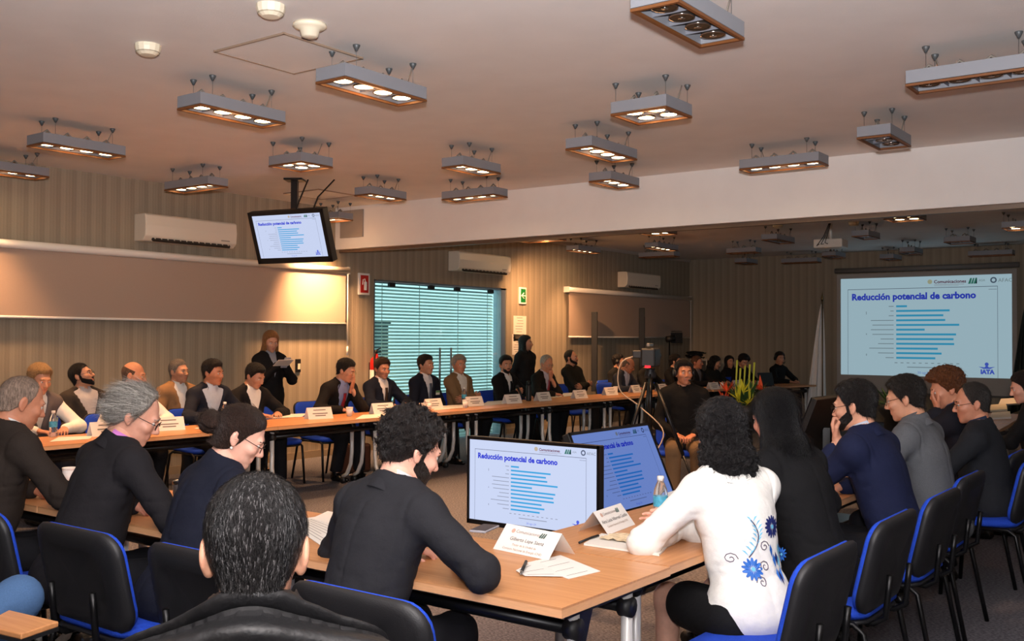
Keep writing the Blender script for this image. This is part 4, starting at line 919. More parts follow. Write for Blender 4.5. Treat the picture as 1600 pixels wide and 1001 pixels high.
    if shirt and not (kind == 'puffer'):
        f = Field(glo, ghi, hb); torso(f, .004 if (vest or suit is None) else .0); 
        if vest or suit is None: sleeves(f, .007, .02)
        f.add(cone(nb-nd*.03, nb+nd*.040, .070*bf, .062*bf), .012); ncut(f, -.022, .050*bf); f.add(cone(nb+nd*.125, nb+nd*.3, .10, .10), .008, sub=True)
        f.cut(lambda X, Y, Z: -(tx(X, Y, Z)[2]+.05)); wrinkle(f, .001)
        V, Q = f.mesh(); link('shirt', mesh_from('shirt', [(V, Q, 0)], [cloth(shirt, 'cotton')]), None, t)
    if suit:
        g = {'puffer': .03, 'cotton': .010}.get(kind, .016)
        f = Field(glo, ghi, hb); torso(f, g)
        if not vest: sleeves(f, .012 if kind != 'puffer' else .025, .018)
        if not stand: f.add(ell(P0+np.array([0, .02, -.02]), (.178*bf, .16, .09)), .05, g)
        f.add(cone(nb-nd*.04-fw*.006, nb-nd*.006-fw*.010, .082*bf, .071*bf), .02); ncut(f, -.012, .060*bf)
        if kind != 'puffer': f.add(cone(nb+nd*(.110 if openv > 0 else .125), nb+nd*.3, .10, .10), .010, sub=True)
        wrinkle(f, .0052 if kind == 'wool' else .0045)
        if q == 0 and kind != 'puffer':
            def seams(X, Y, Z):
                a, b, c = tx(X, Y, Z); return .005*np.exp(-(a/.005)**2)*(b < -.02)*(c > -.05)*(c < .44)+.006*np.exp(-((np.abs(a)-sw*.93-.02*(c-.4*st))/.006)**2)*(c > .27*st)
            f.warp(seams)
        if kind == 'puffer': f.warp(lambda X, Y, Z: -.016*np.abs(np.sin((tx(X, Y, Z)[2]+.7*tx(X, Y, Z)[1])*44))+.008); f.add(cone(nb-nd*.03-fw*.008, nb+nd*.05-fw*.010, .092, .080), .015); ncut(f, -.012, .060)
        if openv > 0:
            zb = .17 if not vest else .22
            def vcut(X, Y, Z):
                a, b, c = tx(X, Y, Z); ww = np.clip((c-zb)*.24*openv, -.02, .2); return np.where(b > .02+.022*np.clip((c/st-.38)/.07, 0, 1), np.minimum(ww-np.abs(a), .02), -.5)
            def lap(X, Y, Z):
                a, b, c = tx(X, Y, Z); ww = np.clip((c-zb)*.24*openv, 0, .2); return -.006*((np.abs(a) < ww+.05) & (b > .03) & (c > zb) & (c < .46*st))
            f.warp(lap); f.cut(vcut)
        hz = -.13 if not stand else -.12
        f.cut(lambda X, Y, Z: hz-(Z-P0[2])+0*X+0*Y)
        V, Q = f.mesh(); jk = link('jacket' if not vest else 'vest', mesh_from('jacket', [(V, Q, 0)], [cloth(suit, kind)]), None, t)
        PEOPLE[label] = dict(t=t, jacket=jk, V=V, root=root, face=face, P0=P0, Mt=Mt)
    if suit and kind == 'wool' and openv > 0:
        az = unit(fw-nd*(fw@nd)); ax_ = np.cross(az, nd)
        def ring(name, prof, a0, m, dip):
            n = 28; vs = []
            for k in range(n+1):
                a = R(-180+a0+(360-2*a0)*k/n)+PI; fr = abs(k/n-.5)*2          # 0 at the nape, 1 at the front ends
                for r_, h_ in prof: p = nb-fw*.004+(az*math.cos(a)+ax_*math.sin(a))*r_*bf+nd*(h_-dip*fr**2); vs.append(p)
            w_ = len(prof); MB().add(vs, [(k*w_+j, k*w_+j+1, (k+1)*w_+j+1, (k+1)*w_+j) for k in range(n) for j in range(w_-1)]).build(name, m, t, True)
        ring('shirt_collar', [(.0585, .030), (.0600, .062), (.0635, .064), (.0690, .030), (.0710, .016)], 16, cloth(shirt, 'cotton'), .020)
        ring('jacket_collar', [(.0660, .010), (.0690, .046), (.0740, .048), (.0900, .006), (.0990, -.022)], 48, cloth(suit, kind), .030)
    if tie:
        m = MB(); pts = []
        for k in range(9):
            z = .44*st-k*.045; w2 = (.020 if k == 0 else .016+.0032*k)
            yb = .112*math.sqrt(max(.1, 1-((z-.335*st)/.20)**2)) if z > .335*st else .112+.012*(belly-1)+(.006 if z < .3 else 0)
            for s in (-1, 1): pts.append(P0+u*z+fw*(yb+.016)+rt*s*w2)
        m.add(pts, [(2*k, 2*k+1, 2*k+3, 2*k+2) for k in range(8)]); o = m.build('tie', cloth(tie, 'cotton'), t, True); sd = o.modifiers.new('thick', 'SOLIDIFY'); sd.thickness = .006; sd.offset = 0
    if skirt:
        f = Field((-.3, -.25, .2), (.3, .6, .8), hb); 
        for i in (0, 1): f.add(cone(hips[i], hips[i]+(knees[i]-hips[i])*.66, .095, .082), .09, .012)
        f.add(ell(P0, (.160, .115, .12)), .04, .002); f.cut(lambda X, Y, Z: Z-P0[2]-.05+0*X+0*Y); V, Q = f.mesh(); link('skirt', mesh_from('skirt', [(V, Q, 0)], [cloth(pants)]), None, t)
    else:
        f = Field((min(lo[0], -.3), lo[1], .06), (max(hi[0], .3), hi[1], P0[2]+.14+kneeup), hb*1.25); legs(f, .012); f.add(ell(P0-u*.01, (.165, .13, .12), Mt), .05, .008)
        for i in (0, 1): f.add(cone(knees[i], ank[i]+np.array([0, 0, .02]), .066, .060), .03, .004)
        wrinkle(f, .003); f.cut(lambda X, Y, Z: .10-Z+0*X+0*Y); V, Q = f.mesh(); link('trousers', mesh_from('trousers', [(V, Q, 0)], [cloth(pants)]), None, t)
    shm = mat('shoe_black', (16, 15, 15), .25)
    for i in (0, 1):
        f = Field(ank[i]+np.array([-.08, -.12, -.1]), ank[i]+np.array([.08, .24, .08]), .011); a = ank[i]
        f.add(cone(a+np.array([0, -.03, -.045]), a+np.array([0, .07, -.05]), .038, .038), .03); f.add(cone(a+np.array([0, .07, -.055]), a+np.array([0, .17, -.06]), .036, .024), .03); f.add(cone(a, a+np.array([0, 0, -.04]), .042, .04), .03)
        f.cut(lambda X, Y, Z: -Z+.002+0*X+0*Y); V, Q = f.mesh(); link('shoe', mesh_from('shoe', [(V, Q, 0)], [shm]), None, t)
    # --- head furniture
    Vr, Qr = hair_mesh(hair, hh if q else .0062); hm = hairmat(hc, .55 if hair in ('slick', 'thin', 'bald', 'crop') else .35); hp = [(toH(Vr), Qr, 0)]
    if q < 2:
        rnd = np.random.default_rng(len(label)); n = dict(bald=900, thin=2600, crop=15000, slick=5000, curly=3600, wavy=4200, straight=7000, bun=3000).get(hair, 4500)
        fl = {'slick': lambda P, N: np.array([0, -1., -.35])+0*P, 'bun': lambda P, N: np.array([0, -1., -.1])+0*P, 'thin': lambda P, N: np.array([.25, -1., -.3])+0*P}.get(hair, lambda P, N: np.stack([P[:, 0]*1.5, -.25+0*P[:, 1], -1+0*P[:, 2]], 1))
        if hair in ('curly', 'wavy'): fl = lambda P, N: np.stack([np.sin(P[:, 2]*140+P[:, 1]*60), np.sin(P[:, 0]*130+P[:, 2]*50), -.8+np.sin(P[:, 1]*120)*.8], 1)
        Ls = dict(crop=.016, bald=.012, thin=.022, slick=.075, curly=.026, wavy=.04, straight=.09, bun=.04).get(hair, .026)
        n = n if q == 0 else n//4; Vs, Qs = strands(Vr, Qr, n, Ls, .0013 if q else .00045 if hair == 'crop' else .0007, fl, rnd, .06 if hair in ('slick', 'bun', 'straight') else .3); hp.append((toH(Vs), Qs, 0))
        if hair == 'crop' or hair == 'slick':
            pale = hairmat((112, 110, 110) if hair == 'crop' else (214, 208, 198), .2); Vs2, Qs2 = strands(Vr, Qr, int(n*(.45 if hair == 'slick' else .16)), Ls, .0005, fl, rnd, .2); hp.append((toH(Vs2), Qs2, 1))
    hmats = [hm, hairmat((112, 110, 110) if hair == 'crop' else (214, 208, 198), .2)] if len(hp) > 2 else [hm]
    link('hair', mesh_from('hair', hp, hmats), None, t)
    if beard: Vb, Qb = beard_mesh(hh, beard == 'full'); link('beard', mesh_from('beard', [(toH(Vb), Qb, 0)], [hairmat(hc)]), None, t)
    m = MB()
    for s in (-1, 1): m.tube([(s*.014, .0955, .024), (s*.032, .0945, .030), (s*.048, .082, .025)], [.0028, .004, .002], 6)
    m.v = [tuple(toH(np.array(v))) for v in m.v]; m.build('eyebrows', hm, t, True)
    for s in (-1, 1):
        m = MB().sphere((s*.031, .0795, .004), .0125, 10); m.v = [tuple(toH(np.array(v))) for v in m.v]; e = m.build('eye', mat('eye_white', (206, 196, 186), .3), t, True)
        m = MB().sphere((s*.031-.001*s, .0885, .004), .0056, 8, (1, .75, 1)); m.v = [tuple(toH(np.array(v))) for v in m.v]; m.build('iris', mat('iris_dark', (30, 20, 16), .2), e, True)
    if glasses:
        m = MB()
        for s in (-1, 1):
            m.tube([(s*.032+.022*math.cos(a), .107-.004*abs(math.cos(a)), .002+.018*math.sin(a)) for a in np.linspace(0, 2*PI, 15)], .0016, 5, False)
            m.tube([(s*.054, .103, .006), (s*.074, .07, .008), (s*.081, .0, .010), (s*.080, -.025, -.004)], .0016, 5)
        m.tube([(-.010, .109, .006), (0, .112, .008), (.010, .109, .006)], .0016, 5)
        m.v = [tuple(toH(np.array(v))) for v in m.v]; m.build('glasses', mat('glasses_%s' % glasses, (24, 20, 18) if glasses == 'dark' else (170, 150, 110), .3, .5), t, True)
    if 'headset' in extra:
        m = MB().tube([(.088*math.cos(a), -.01, .005+.128*math.sin(a)) for a in np.linspace(0, PI, 13)], .008, 6)
        for s in (-1, 1): m.tube([(s*.078, -.01, 0), (s*.104, -.01, 0)], .036, 12)
        m.tube([(-.095, .0, -.02), (-.075, .09, -.062), (-.03, .122, -.066)], .004, 6).tube([(-.04, .12, -.066), (-.012, .124, -.066)], .010, 8)
        m.v = [tuple(toH(np.array(v))) for v in m.v]; m.build('headset', blackp, t, True)
    if 'badge' in extra:
        p = P0+u*.33*st+fw*.142+rt*-.10; Mb = np.stack([rt, u, np.cross(rt, u)], 1)
        def pl(c, w2, h2, m, n, par, dy):
            q4 = [p+rt*(c[0]+a*w2)+u*(c[1]+b*h2)+fw*dy for a, b in ((-1, -1), (1, -1), (1, 1), (-1, 1))]; MB().add(q4, [(0, 1, 2, 3)]).build(n, m, par)
        pl((0, 0), .038, .026, mat('badge_white', (228, 226, 214), .5), 'badge', t, .012); pl((0, .014), .036, .009, mat('badge_green', (70, 150, 60), .5), 'badge_band', t, .0135)
    if 'earring' in extra:
        for s in (-1, 1): m = MB().sphere((s*.083, -.004, -.050), .007, 8); m.v = [tuple(toH(np.array(v))) for v in m.v]; m.build('earring', mat('pearl', (226, 216, 204), .25, .3), t, True)
    if 'mic' in extra:
        pm = wr[1]+np.array([-.02, .06, .0]); dm = unit(hcen+Mh[:, 1]*.12-Mh[:, 2]*.06-pm); t2 = thing('microphone', 'black handheld microphone held by the bearded man in black suit', 'microphone', root, R(face))
        MB().tube([pm-dm*.10, pm+dm*.08], [.012, .016], 10).build('mic_handle', blackp, t2, True); MB().sphere(pm+dm*.10, .025, 12).build('mic_grille', mat('mic_grille', (44, 44, 46), .5, .5), t2, True)
    if 'phone' in extra:
        pm = (wr[0]+wr[1])/2+np.array([0, .10, .03]); t2 = thing('smartphone', 'phone and folded papers held by the standing woman with light brown hair', 'phone', root, R(face))
        MB().box(pm, (.08, .012, .15), M=Matrix.Rotation(R(-40), 4, 'X')).build('phone_case', mat('phone_silver', (176, 172, 178)), t2, bevel=.004); MB().box(pm+np.array([.06, .05, .0]), (.2, .004, .14), M=Matrix.Rotation(R(-60), 4, 'X')).build('folded_paper', mat('paper', (226, 220, 210)), t2)
    if not stand and chair_lbl:
        cp = Rz @ np.array([seat_dx, .02, 0])+root; chair(*((cp[0], cp[1], R(face)) if chair_at is None else (chair_at[0], chair_at[1], R(chair_at[2]))), chair_lbl)
    return t
# ------------------------------------------------------------------ the people
def H(px, py, X=None, Y=None, D=None): return onx(px, py, X) if X is not None else ony(px, py, Y) if Y is not None else atd(px, py, D)
WHT, LBL = (232, 230, 228), (196, 208, 222)
# row by the wall
person('person in a grey vest with pale sleeves, hidden behind the balding head', H(66, 571, X=-8.25), -90, 14, yaw=5, pitch=12, hair='short', hc=(150, 118, 78), suit=(92, 84, 84), vest=True, shirt=(238, 232, 222), pants=(40, 40, 48), extra=('badge',), chair_lbl='blue chair of the person with pale sleeves')
person('bearded man in a dark grey jacket leaning back and looking up', H(122, 568, X=-9.15), -90, -8, yaw=38, pitch=-14, hair='crop', hc=(20, 17, 16), suit=(52, 46, 42), shirt=(176, 172, 176), beard='full', glasses='dark', arms=('lap', 'lap'), extra=('badge',), openv=1.7, chair_lbl='blue chair of the bearded man leaning back')
person('bald man with glasses in a dark vest and white shirt', H(213, 566, X=-8.3), -90, 12, yaw=40, pitch=6, hair='bald', hc=(90, 70, 56), suit=(48, 42, 44), vest=True, shirt=(238, 234, 226), glasses='wire', belly=1.35, sk=(200, 138, 104), chair_lbl='blue chair of the bald man in a dark vest')
person('grey-haired man with glasses in a tan jacket beside the dark vest', H(280, 562, X=-9.1), -90, 4, yaw=12, hair='crop', hc=(120, 112, 104), suit=(146, 110, 76), shirt=WHT, glasses='wire', arms=('lap', 'lap'), chair_lbl='blue chair of the man in tan beside the vest')
person('dark-haired man in a navy suit with open light blue shirt', H(335, 563, X=-8.3), -90, 14, yaw=18, pitch=2, hair='short', hc=(26, 20, 17), suit=(30, 34, 46), shirt=LBL, openv=1.5, sk=(196, 132, 98), chair_lbl='blue chair of the man in an open light blue shirt')
person('young man in a black suit and white shirt looking down', H(405, 571, X=-8.3), -90, 10, yaw=12, pitch=22, hair='short', hc=(22, 18, 16), suit=(24, 22, 24), shirt=(238, 234, 228), openv=1.3, chair_lbl='blue chair of the young man looking down')
person('standing woman in black with long light brown hair holding a phone', H(425, 518, X=-9.25), -100, 0, yaw=-10, pitch=16, fem=True, stand=True, hair='long', hc=(146, 100, 58), suit=(20, 18, 20), shirt=(150, 150, 160), arms=('phone', 'phone'), pants=(18, 17, 19), extra=('phone',), sk=(206, 150, 122), openv=.7)
person('man in black with glasses leaning on his fist, red patterned tie', H(546, 559, X=-8.05), -90, 26, yaw=22, pitch=10, hair='short', hc=(22, 18, 16), suit=(22, 19, 19), shirt=(150, 160, 196), tie=(150, 40, 48), glasses='wire', arms=('chin', 'desk'), chair_lbl='blue chair of the man leaning on his fist')
chair(-8.45, 7.15, -PI/2, 'empty blue chair pushed in by the papers on the wall-side tables')
person('man in a navy suit with a plain dark tie beside the extinguisher', H(599, 560, X=-8.35), -90, 8, yaw=-12, pitch=8, hair='short', hc=(58, 40, 28), suit=(26, 30, 44), shirt=WHT, tie=(60, 46, 40), sk=(200, 138, 108), chair_lbl='blue chair of the man with a plain dark tie')
person('man in a dark navy suit with a diagonal striped tie', H(666, 555, X=-8.4), -90, 6, yaw=2, hair='short', hc=(24, 19, 17), suit=(22, 26, 40), shirt=(214, 214, 220), tie=(78, 84, 98), arms=('lap', 'lap'), extra=('badge',), chair_lbl='blue chair of the man with a striped tie')
person('grey-haired man in a tan jacket with crossed arms', H(718, 555, X=-8.4), -90, 2, yaw=-22, pitch=3, hair='short', hc=(150, 142, 130), suit=(128, 100, 70), shirt=(232, 226, 216), arms=('cross', 'cross'), sk=(196, 138, 108), openv=1.3, chair_lbl='blue chair of the man with crossed arms')
person('bearded man in a black suit and tie holding a microphone', H(791, 556, X=-8.35), -90, 6, yaw=-32, pitch=2, hair='short', hc=(20, 16, 15), suit=(16, 15, 17), shirt=(232, 228, 224), tie=(22, 22, 26), beard='short', arms=('desk', 'mic'), extra=('mic', 'badge'), chair_lbl='blue chair of the man holding a microphone')
person('standing woman in black with straight dark hair by the notices', H(822, 524, X=-9.3), -95, 0, yaw=20, fem=True, stand=True, hair='long', hc=(18, 14, 13), suit=(26, 23, 23), shirt=(30, 26, 26), arms=('hang', 'hang'), pants=(18, 17, 18), openv=.9)
person('balding white-haired man in black covering his mouth with a hand', H(857, 556, X=-8.25), -90, 14, yaw=-14, pitch=14, hair='recede', hc=(176, 160, 140), suit=(26, 23, 20), shirt=(206, 200, 206), tie=(168, 70, 80), glasses='wire', arms=('chin', 'desk'), q=2, sk=(206, 146, 112), chair_lbl='blue chair of the man covering his mouth')
person('bearded man in a black pullover leaning back', H(892, 547, X=-8.85), -90, -10, yaw=12, hair='recede', hc=(24, 20, 18), suit=(38, 34, 26), shirt=(38, 34, 26), openv=0, beard='full', arms=('cross', 'cross'), q=2, chair_lbl='blue chair of the man in a black pullover')
chair(-8.5, 13.0, -PI/2, 'empty blue chair beside the man in a black pullover')
person('man wearing headphones sitting against the wall in the hall', H(967, 554, X=-9.0), -90, 6, yaw=22, hair='short', hc=(18, 15, 14), suit=(22, 21, 22), shirt=(22, 21, 22), openv=0, extra=('headset',), glasses='dark', q=2, arms=('lap', 'lap'), chair_lbl='blue chair against the wall under the man with headphones')
person('bald man in a grey suit and pale shirt bent over his papers', H(987, 560, X=-8.2), -90, 20, yaw=20, pitch=20, hair='bald', hc=(120, 96, 80), suit=(62, 62, 70), shirt=(206, 208, 222), q=2, sk=(206, 140, 106), openv=1.3, chair_lbl='blue chair of the bald man in grey')
person('bald man in black half hidden behind the video camera', H(1014, 554, X=-8.35), -90, 10, yaw=10, hair='bald', hc=(110, 84, 66), suit=(20, 19, 20), shirt=WHT, q=2, sk=(200, 136, 102), chair_lbl='blue chair of the man behind the video camera')
person('bearded man in a black suit behind the seated cameraman', H(1056, 554, X=-8.3), -92, 8, yaw=20, hair='short', hc=(24, 19, 17), suit=(18, 17, 19), shirt=(214, 212, 214), beard='full', glasses='dark', q=2, extra=('badge',), chair_lbl='blue chair of the bearded man behind the cameraman')
person('man with reddish short hair near the equipment rack', H(1090, 556, D=18.6), -98, 8, yaw=10, hair='crop', hc=(86, 56, 40), suit=(34, 28, 26), shirt=(120, 110, 108), q=2, sk=(186, 122, 94), chair_lbl='blue chair near the equipment rack')
person('long-haired person in dark olive writing at the hall end', H(1121, 557, D=19.0), -100, 14, yaw=25, pitch=15, fem=True, hair='wavy', hc=(16, 13, 12), suit=(36, 33, 26), shirt=(36, 33, 26), openv=0, q=2, chair_lbl='blue chair of the long-haired person writing')
person('dark-haired woman in black sitting back by the far wall', H(1140, 556, D=20.3), -105, 0, yaw=-20, fem=True, hair='straight', hc=(15, 13, 12), suit=(16, 15, 17), shirt=(16, 15, 17), openv=0, q=2, arms=('lap', 'lap'), chair_lbl='blue chair by the far wall')
person('person in a black hooded top bent over a screen', H(1164, 556, D=19.2), -105, 18, yaw=-25, pitch=20, hair='bushy', hc=(14, 12, 12), suit=(14, 14, 16), shirt=(14, 14, 16), openv=0, q=2, chair_lbl='blue chair of the person in a hooded top')
person('man in a black t-shirt with headphones at the dark laptop', H(1219, 550, D=19.5), -105, 6, yaw=-25, pitch=6, hair='short', hc=(14, 12, 12), suit=None, shirt=(18, 18, 20), extra=('headset',), q=2, chair_lbl='blue chair at the dark laptop')
person('cameraman in a black jacket wearing a headset, seated by the tripod', H(1069, 563, D=10.0), -150, 4, yaw=12, hair='short', hc=(20, 16, 15), suit=(13, 12, 12), shirt=(13, 12, 12), openv=0, extra=('headset',), arms=('lap', 'lap'), pants=(110, 88, 64), sk=(188, 126, 94), chair_lbl='blue chair of the cameraman inside the ring')
# row with its back to the camera
person('balding man in a dark brown suit bent over the table', H(50, 584, Y=2.58), 0, 16, yaw=-14, pitch=16, hair='thin', hc=(146, 124, 108), suit=(44, 36, 31), shirt=WHT, q=0, sk=(190, 128, 98), belly=1.1, chair_at=(-4.32, 2.31, 0), chair_lbl='blue chair of the balding man in dark brown')
person('silver-haired man with glasses in a black suit and lilac shirt', H(234, 611, Y=2.66), -6, 22, yaw=-36, pitch=20, hair='slick', hc=(132, 126, 118), suit=(29, 27, 30), shirt=(196, 120, 190), glasses='dark', q=0, sk=(206, 150, 126), belly=1.15, chair_at=(-3.56, 2.33, 0), chair_lbl='blue chair of the silver-haired man')
person('woman in navy with dark hair in a bun, glasses and pearl earring', H(402, 641, Y=2.70), -10, 22, yaw=-34, pitch=24, fem=True, hair='bun', hc=(44, 29, 22), suit=(21, 24, 38), shirt=(21, 24, 38), openv=0, glasses='dark', q=0, sk=(224, 172, 150), extra=('earring',), chair_at=(-2.88, 2.36, 0), chair_lbl='blue chair of the woman with a bun')
person('man in a black quilted jacket with short greying black hair', atd(404, 748, 1.76), 47, 8, yaw=-2, pitch=12, neck=.012, hair='crop', hc=(25, 23, 23), suit=(20, 20, 22), kind='puffer', shirt=WHT, openv=0, q=0, sk=(214, 158, 128), arms=('lap', 'lap'))
person('curly-haired bearded man in a charcoal suit leaning on the table', H(664, 653, Y=2.72), -4, 24, yaw=-18, pitch=16, hair='curly', hc=(24, 18, 16), suit=(34, 34, 38), shirt=(214, 212, 214), beard='full', q=0, sk=(220, 166, 144), arms=('desk', dict(loc=(.22, .36, .785), dir=(-.7, .7, 0), hint=(1., -.1, -.5))), chair_at=(-2.06, 2.29, 0), chair_lbl='blue chair of the curly-haired man in charcoal')
# row along the other side
person('woman in a white jacket embroidered with blue flowers, black wavy hair', H(1120, 628, X=-1.74), 60, 18, yaw=-4, pitch=8, fem=True, hair='wavy', hc=(16, 13, 14), suit=(228, 226, 220), kind='cotton', shirt=WHT, openv=.6, q=0, sk=(222, 170, 146), skirt=True, pants=(18, 18, 20), arms=('desk', dict(at=(onz(1050, 818, TZ+.07)), dir=(-.35, .9, .0), palm=(-1, 0, 0), hint=(1, -.2, -.5), curl=.45)), chair_at=(-1.43, 3.43, 90), chair_lbl='blue chair of the woman in white')
person('woman in black with long black hair leaning over the table', H(1200, 612, X=-1.80), 72, 24, yaw=-2, pitch=8, fem=True, hair='straight', hc=(12, 11, 13), suit=(18, 18, 20), shirt=(18, 18, 20), openv=0, q=0, sk=(206, 140, 116), extra=('earring',), chair_at=(-1.45, 4.28, 90), chair_lbl='blue chair of the woman in black with long hair')
person('bearded man with glasses in a navy suit, fist against his mouth', H(1328, 585, X=-1.70), 82, 22, yaw=8, pitch=4, hair='short', hc=(22, 18, 17), suit=(24, 30, 58), shirt=(196, 206, 222), beard='full', glasses='dark', q=0, sk=(208, 152, 124), arms=('chin', 'desk'), chair_at=(-1.45, 5.06, 90), chair_lbl='blue chair of the bearded man in navy')
person('man with glasses in a mid grey jacket and short dark hair', H(1405, 590, X=-1.66), 84, 16, yaw=12, pitch=10, hair='short', hc=(30, 25, 22), suit=(92, 94, 98), shirt=(90, 92, 96), glasses='dark', q=0, sk=(200, 146, 116), openv=.5, chair_at=(-1.5, 5.86, 90), chair_lbl='blue chair of the man in mid grey')
person('man with tousled reddish hair resting his face in his hand', H(1468, 576, X=-1.74), 90, 16, yaw=26, pitch=16, hair='bushy', hc=(92, 52, 26), suit=(26, 26, 34), shirt=(60, 70, 100), q=1, sk=(200, 138, 108), arms=('face', 'desk'), chair_lbl='blue chair of the man with reddish hair')
person('older man with glasses and dark grey hair in a dark grey jacket', H(1512, 600, X=-1.48), 90, 10, yaw=24, pitch=8, hair='recede', hc=(44, 40, 38), suit=(32, 34, 39), shirt=(44, 54, 76), glasses='dark', q=1, sk=(196, 134, 106), belly=1.2, chair_lbl='blue chair of the older man in dark grey')
person('woman in black with long dark hair reading by the lit table', H(1592, 582, X=-1.52), 90, 12, yaw=22, pitch=14, fem=True, hair='long', hc=(24, 15, 14), suit=(18, 17, 19), shirt=(18, 17, 19), openv=0, q=1, sk=(214, 158, 134), chair_lbl='blue chair of the long-haired woman reading')
person('person in blue jeans with a raised knee by the wooden writing tablet', (-3.45, 1.42, 1.30), 8, 4, hair='short', hc=(30, 24, 20), suit=(52, 58, 70), shirt=WHT, pants=(70, 100, 140), q=1, arms=('lap', 'lap'), kneeup=.15)
# embroidered flowers stitched on the back of the white jacket
d = PEOPLE['woman in a white jacket embroidered with blue flowers, black wavy hair']; JV = d['V']; BV = JV[JV[:, 1] < d['P0'][1]+.02]
def stitch(name, pts, m, lift=.003):
    out = []
    for x, z in pts:
        dd = (BV[:, 0]-x)**2+(BV[:, 2]-z)**2; i = np.argsort(dd)[:6]; y = min(BV[i, 1].mean(), BV[i[0], 1]+.004); out.append((x, y-lift, z))
    return out
e1, e2, e3, e4 = (mat('thread_blue', (40, 104, 190), .6), mat('thread_navy', (24, 36, 100), .6), mat('thread_sky', (110, 190, 222), .6), mat('thread_plum', (70, 50, 80), .6))
def flower(cx, cz, r, n, m, rot=0):
    for k in range(n):
        a = rot+2*PI*k/n; d1 = np.array([math.cos(a), math.sin(a)]); s1 = np.array([-d1[1], d1[0]])*r*.17; c = np.array([cx, cz])
        P = [c+d1*r*.15, c+d1*r*.6+s1, c+d1*r*.95+s1*.5, c+d1*r, c+d1*r*.95-s1*.5, c+d1*r*.6-s1]
        MB().add(stitch('petal', P, m), [(5, 4, 3, 2, 1, 0)]).build('embroidered_petal', m, d['jacket'])
    P = [np.array([cx+r*.2*math.cos(a), cz+r*.2*math.sin(a)]) for a in np.linspace(0, 2*PI, 9)[:-1]]
    MB().add(stitch('c', P, e3, .0045), [tuple(range(7, -1, -1))]).build('embroidered_centre', e3, d['jacket'])
def curl_(pts, m, w2=.0022):
    Q3 = stitch('l', pts, m, .002); MB().tube(Q3, w2, 5).build('embroidered_stem', m, d['jacket'], True)
z0 = d['P0'][2]+.17
flower(-.045, z0-.005, .040, 13, e1); flower(.075, z0+.135, .042, 15, e2, .2); flower(.14, z0+.02, .028, 11, e1, .1)
curl_([(-.05+.05*math.sin(k*.22), z0+.035+k*.011) for k in range(13)], e4); 
for sx, sz, s in ((-.11, .03, 1), (.01, .0, -1), (.02, .07, 1), (-.02, -.05, -1)): curl_([(sx+s*.022*(1-k/14)*math.cos(k*.75), z0+sz+.022*(1-k/14)*math.sin(k*.75)) for k in range(13)], e4, .0016)
for k in range(9):
    x, z = -.05+.05*math.sin(k*1.4*.22), z0+.04+k*.015
    for s in (-1, 1): MB().add(stitch('leaf', [np.array([x, z]), np.array([x+s*.014, z+.012]), np.array([x+s*.024, z+.022]), np.array([x+s*.012, z+.018])], e3), [(3, 2, 1, 0) if s > 0 else (0, 1, 2, 3)]).build('embroidered_leaf', e3, d['jacket'])
for k, (dx, dz, m) in enumerate(((.06, .04, e1), (.075, .045, e2), (.09, .03, e3), (.066, -.01, e1), (.078, -.02, e2), (.09, -.012, e1), (.05, .075, e1), (.10, .07, e3), (.115, .075, e1))):
    a = -1.5+.25*k; dd = np.array([math.cos(a)*.3, math.sin(a)]); P = [np.array([dx, z0+dz]), np.array([dx+.010, z0+dz-.02]), np.array([dx+.004, z0+dz-.05]), np.array([dx-.008, z0+dz-.02])]
    MB().add(stitch('f', P, m), [(0, 1, 2, 3)]).build('embroidered_feather', m, d['jacket'])
def smooth_path(P, n=6):
    P = [np.array(p, float) for p in P]; P = [2*P[0]-P[1]]+P+[2*P[-1]-P[-2]]; out = []
    for i in range(1, len(P)-2):
        for k in range(n):
            t_ = k/n; out.append(.5*(2*P[i]+(P[i+1]-P[i-1])*t_+(2*P[i-1]-5*P[i]+4*P[i+1]-P[i+2])*t_**2+(3*P[i]-P[i-1]-3*P[i+1]+P[i+2])*t_**3))
    return out+[P[-2]]
# ------------------------------------------------------------------ things on the tables
card(-2.235, 3.17, R(-8), 'white name card in front of the curly-haired man', ('Comunicaciones', 'Gilberto Lepe Sáenz', ['Titular de la Unidad de', 'Comisión Nacional de Energía (CNE)']), w=.29, h=.088, dep=.15)
card(-2.265, 3.76, R(96), 'white name card before the clear zip pouch', ('Comunicaciones', 'Alma Lucia Villarreal Castillo', ['Comisión Nacional de Energía (CNE)']), w=.28, h=.088, dep=.14)
card(-2.27, 4.42, R(95), 'white name card half hidden behind the white sleeve', ('Comunicaciones', ' ', [' ']), w=.28, h=.088, dep=.14)
# left row cards: (px, py of base middle)
for px, py, lb in ((165, 680, 'beside the bald man in a dark vest'), (262, 672, 'half hidden behind the silver-haired man'), (498, 654, 'before the man leaning on his fist'), (597, 646, 'before the man with a plain dark tie'), (676, 638, 'before the man with the striped tie'),
                   (740, 634, 'before the grey-haired man with crossed arms'), (800, 630, 'before the man holding a microphone'), (848, 626, 'before the man covering his mouth'), (905, 622, 'before the bearded man in a black pullover'),
                   (953, 617, 'before the empty blue chair'), (992, 613, 'before the bald man in grey'), (1033, 611, 'under the video camera'), (1114, 608, 'behind the cameraman by the hall end'), (1150, 604, 'by the flowers at the hall end')):
    x, y = zp(px, py); card(x, y, PI/2+R(random.uniform(-14, 6)), 'white name card on the wall-side tables '+lb)
bx, by = zp(1032, 818); bottle(bx, by, TZ+.001, 'clear water bottle held by the woman in white')
x, y = zp(306, 797); bottle(x, y, TZ+.001, 'clear water bottle between the silver-haired man and the bun')
x, y = zp(83, 682); bottle(x, y, TZ+.001, 'clear water bottle on the wall-side table by the pale sleeve')
x, y = zp(351, 663); bottle(x, y, TZ+.001, 'clear water bottle by the man in a light blue open shirt')
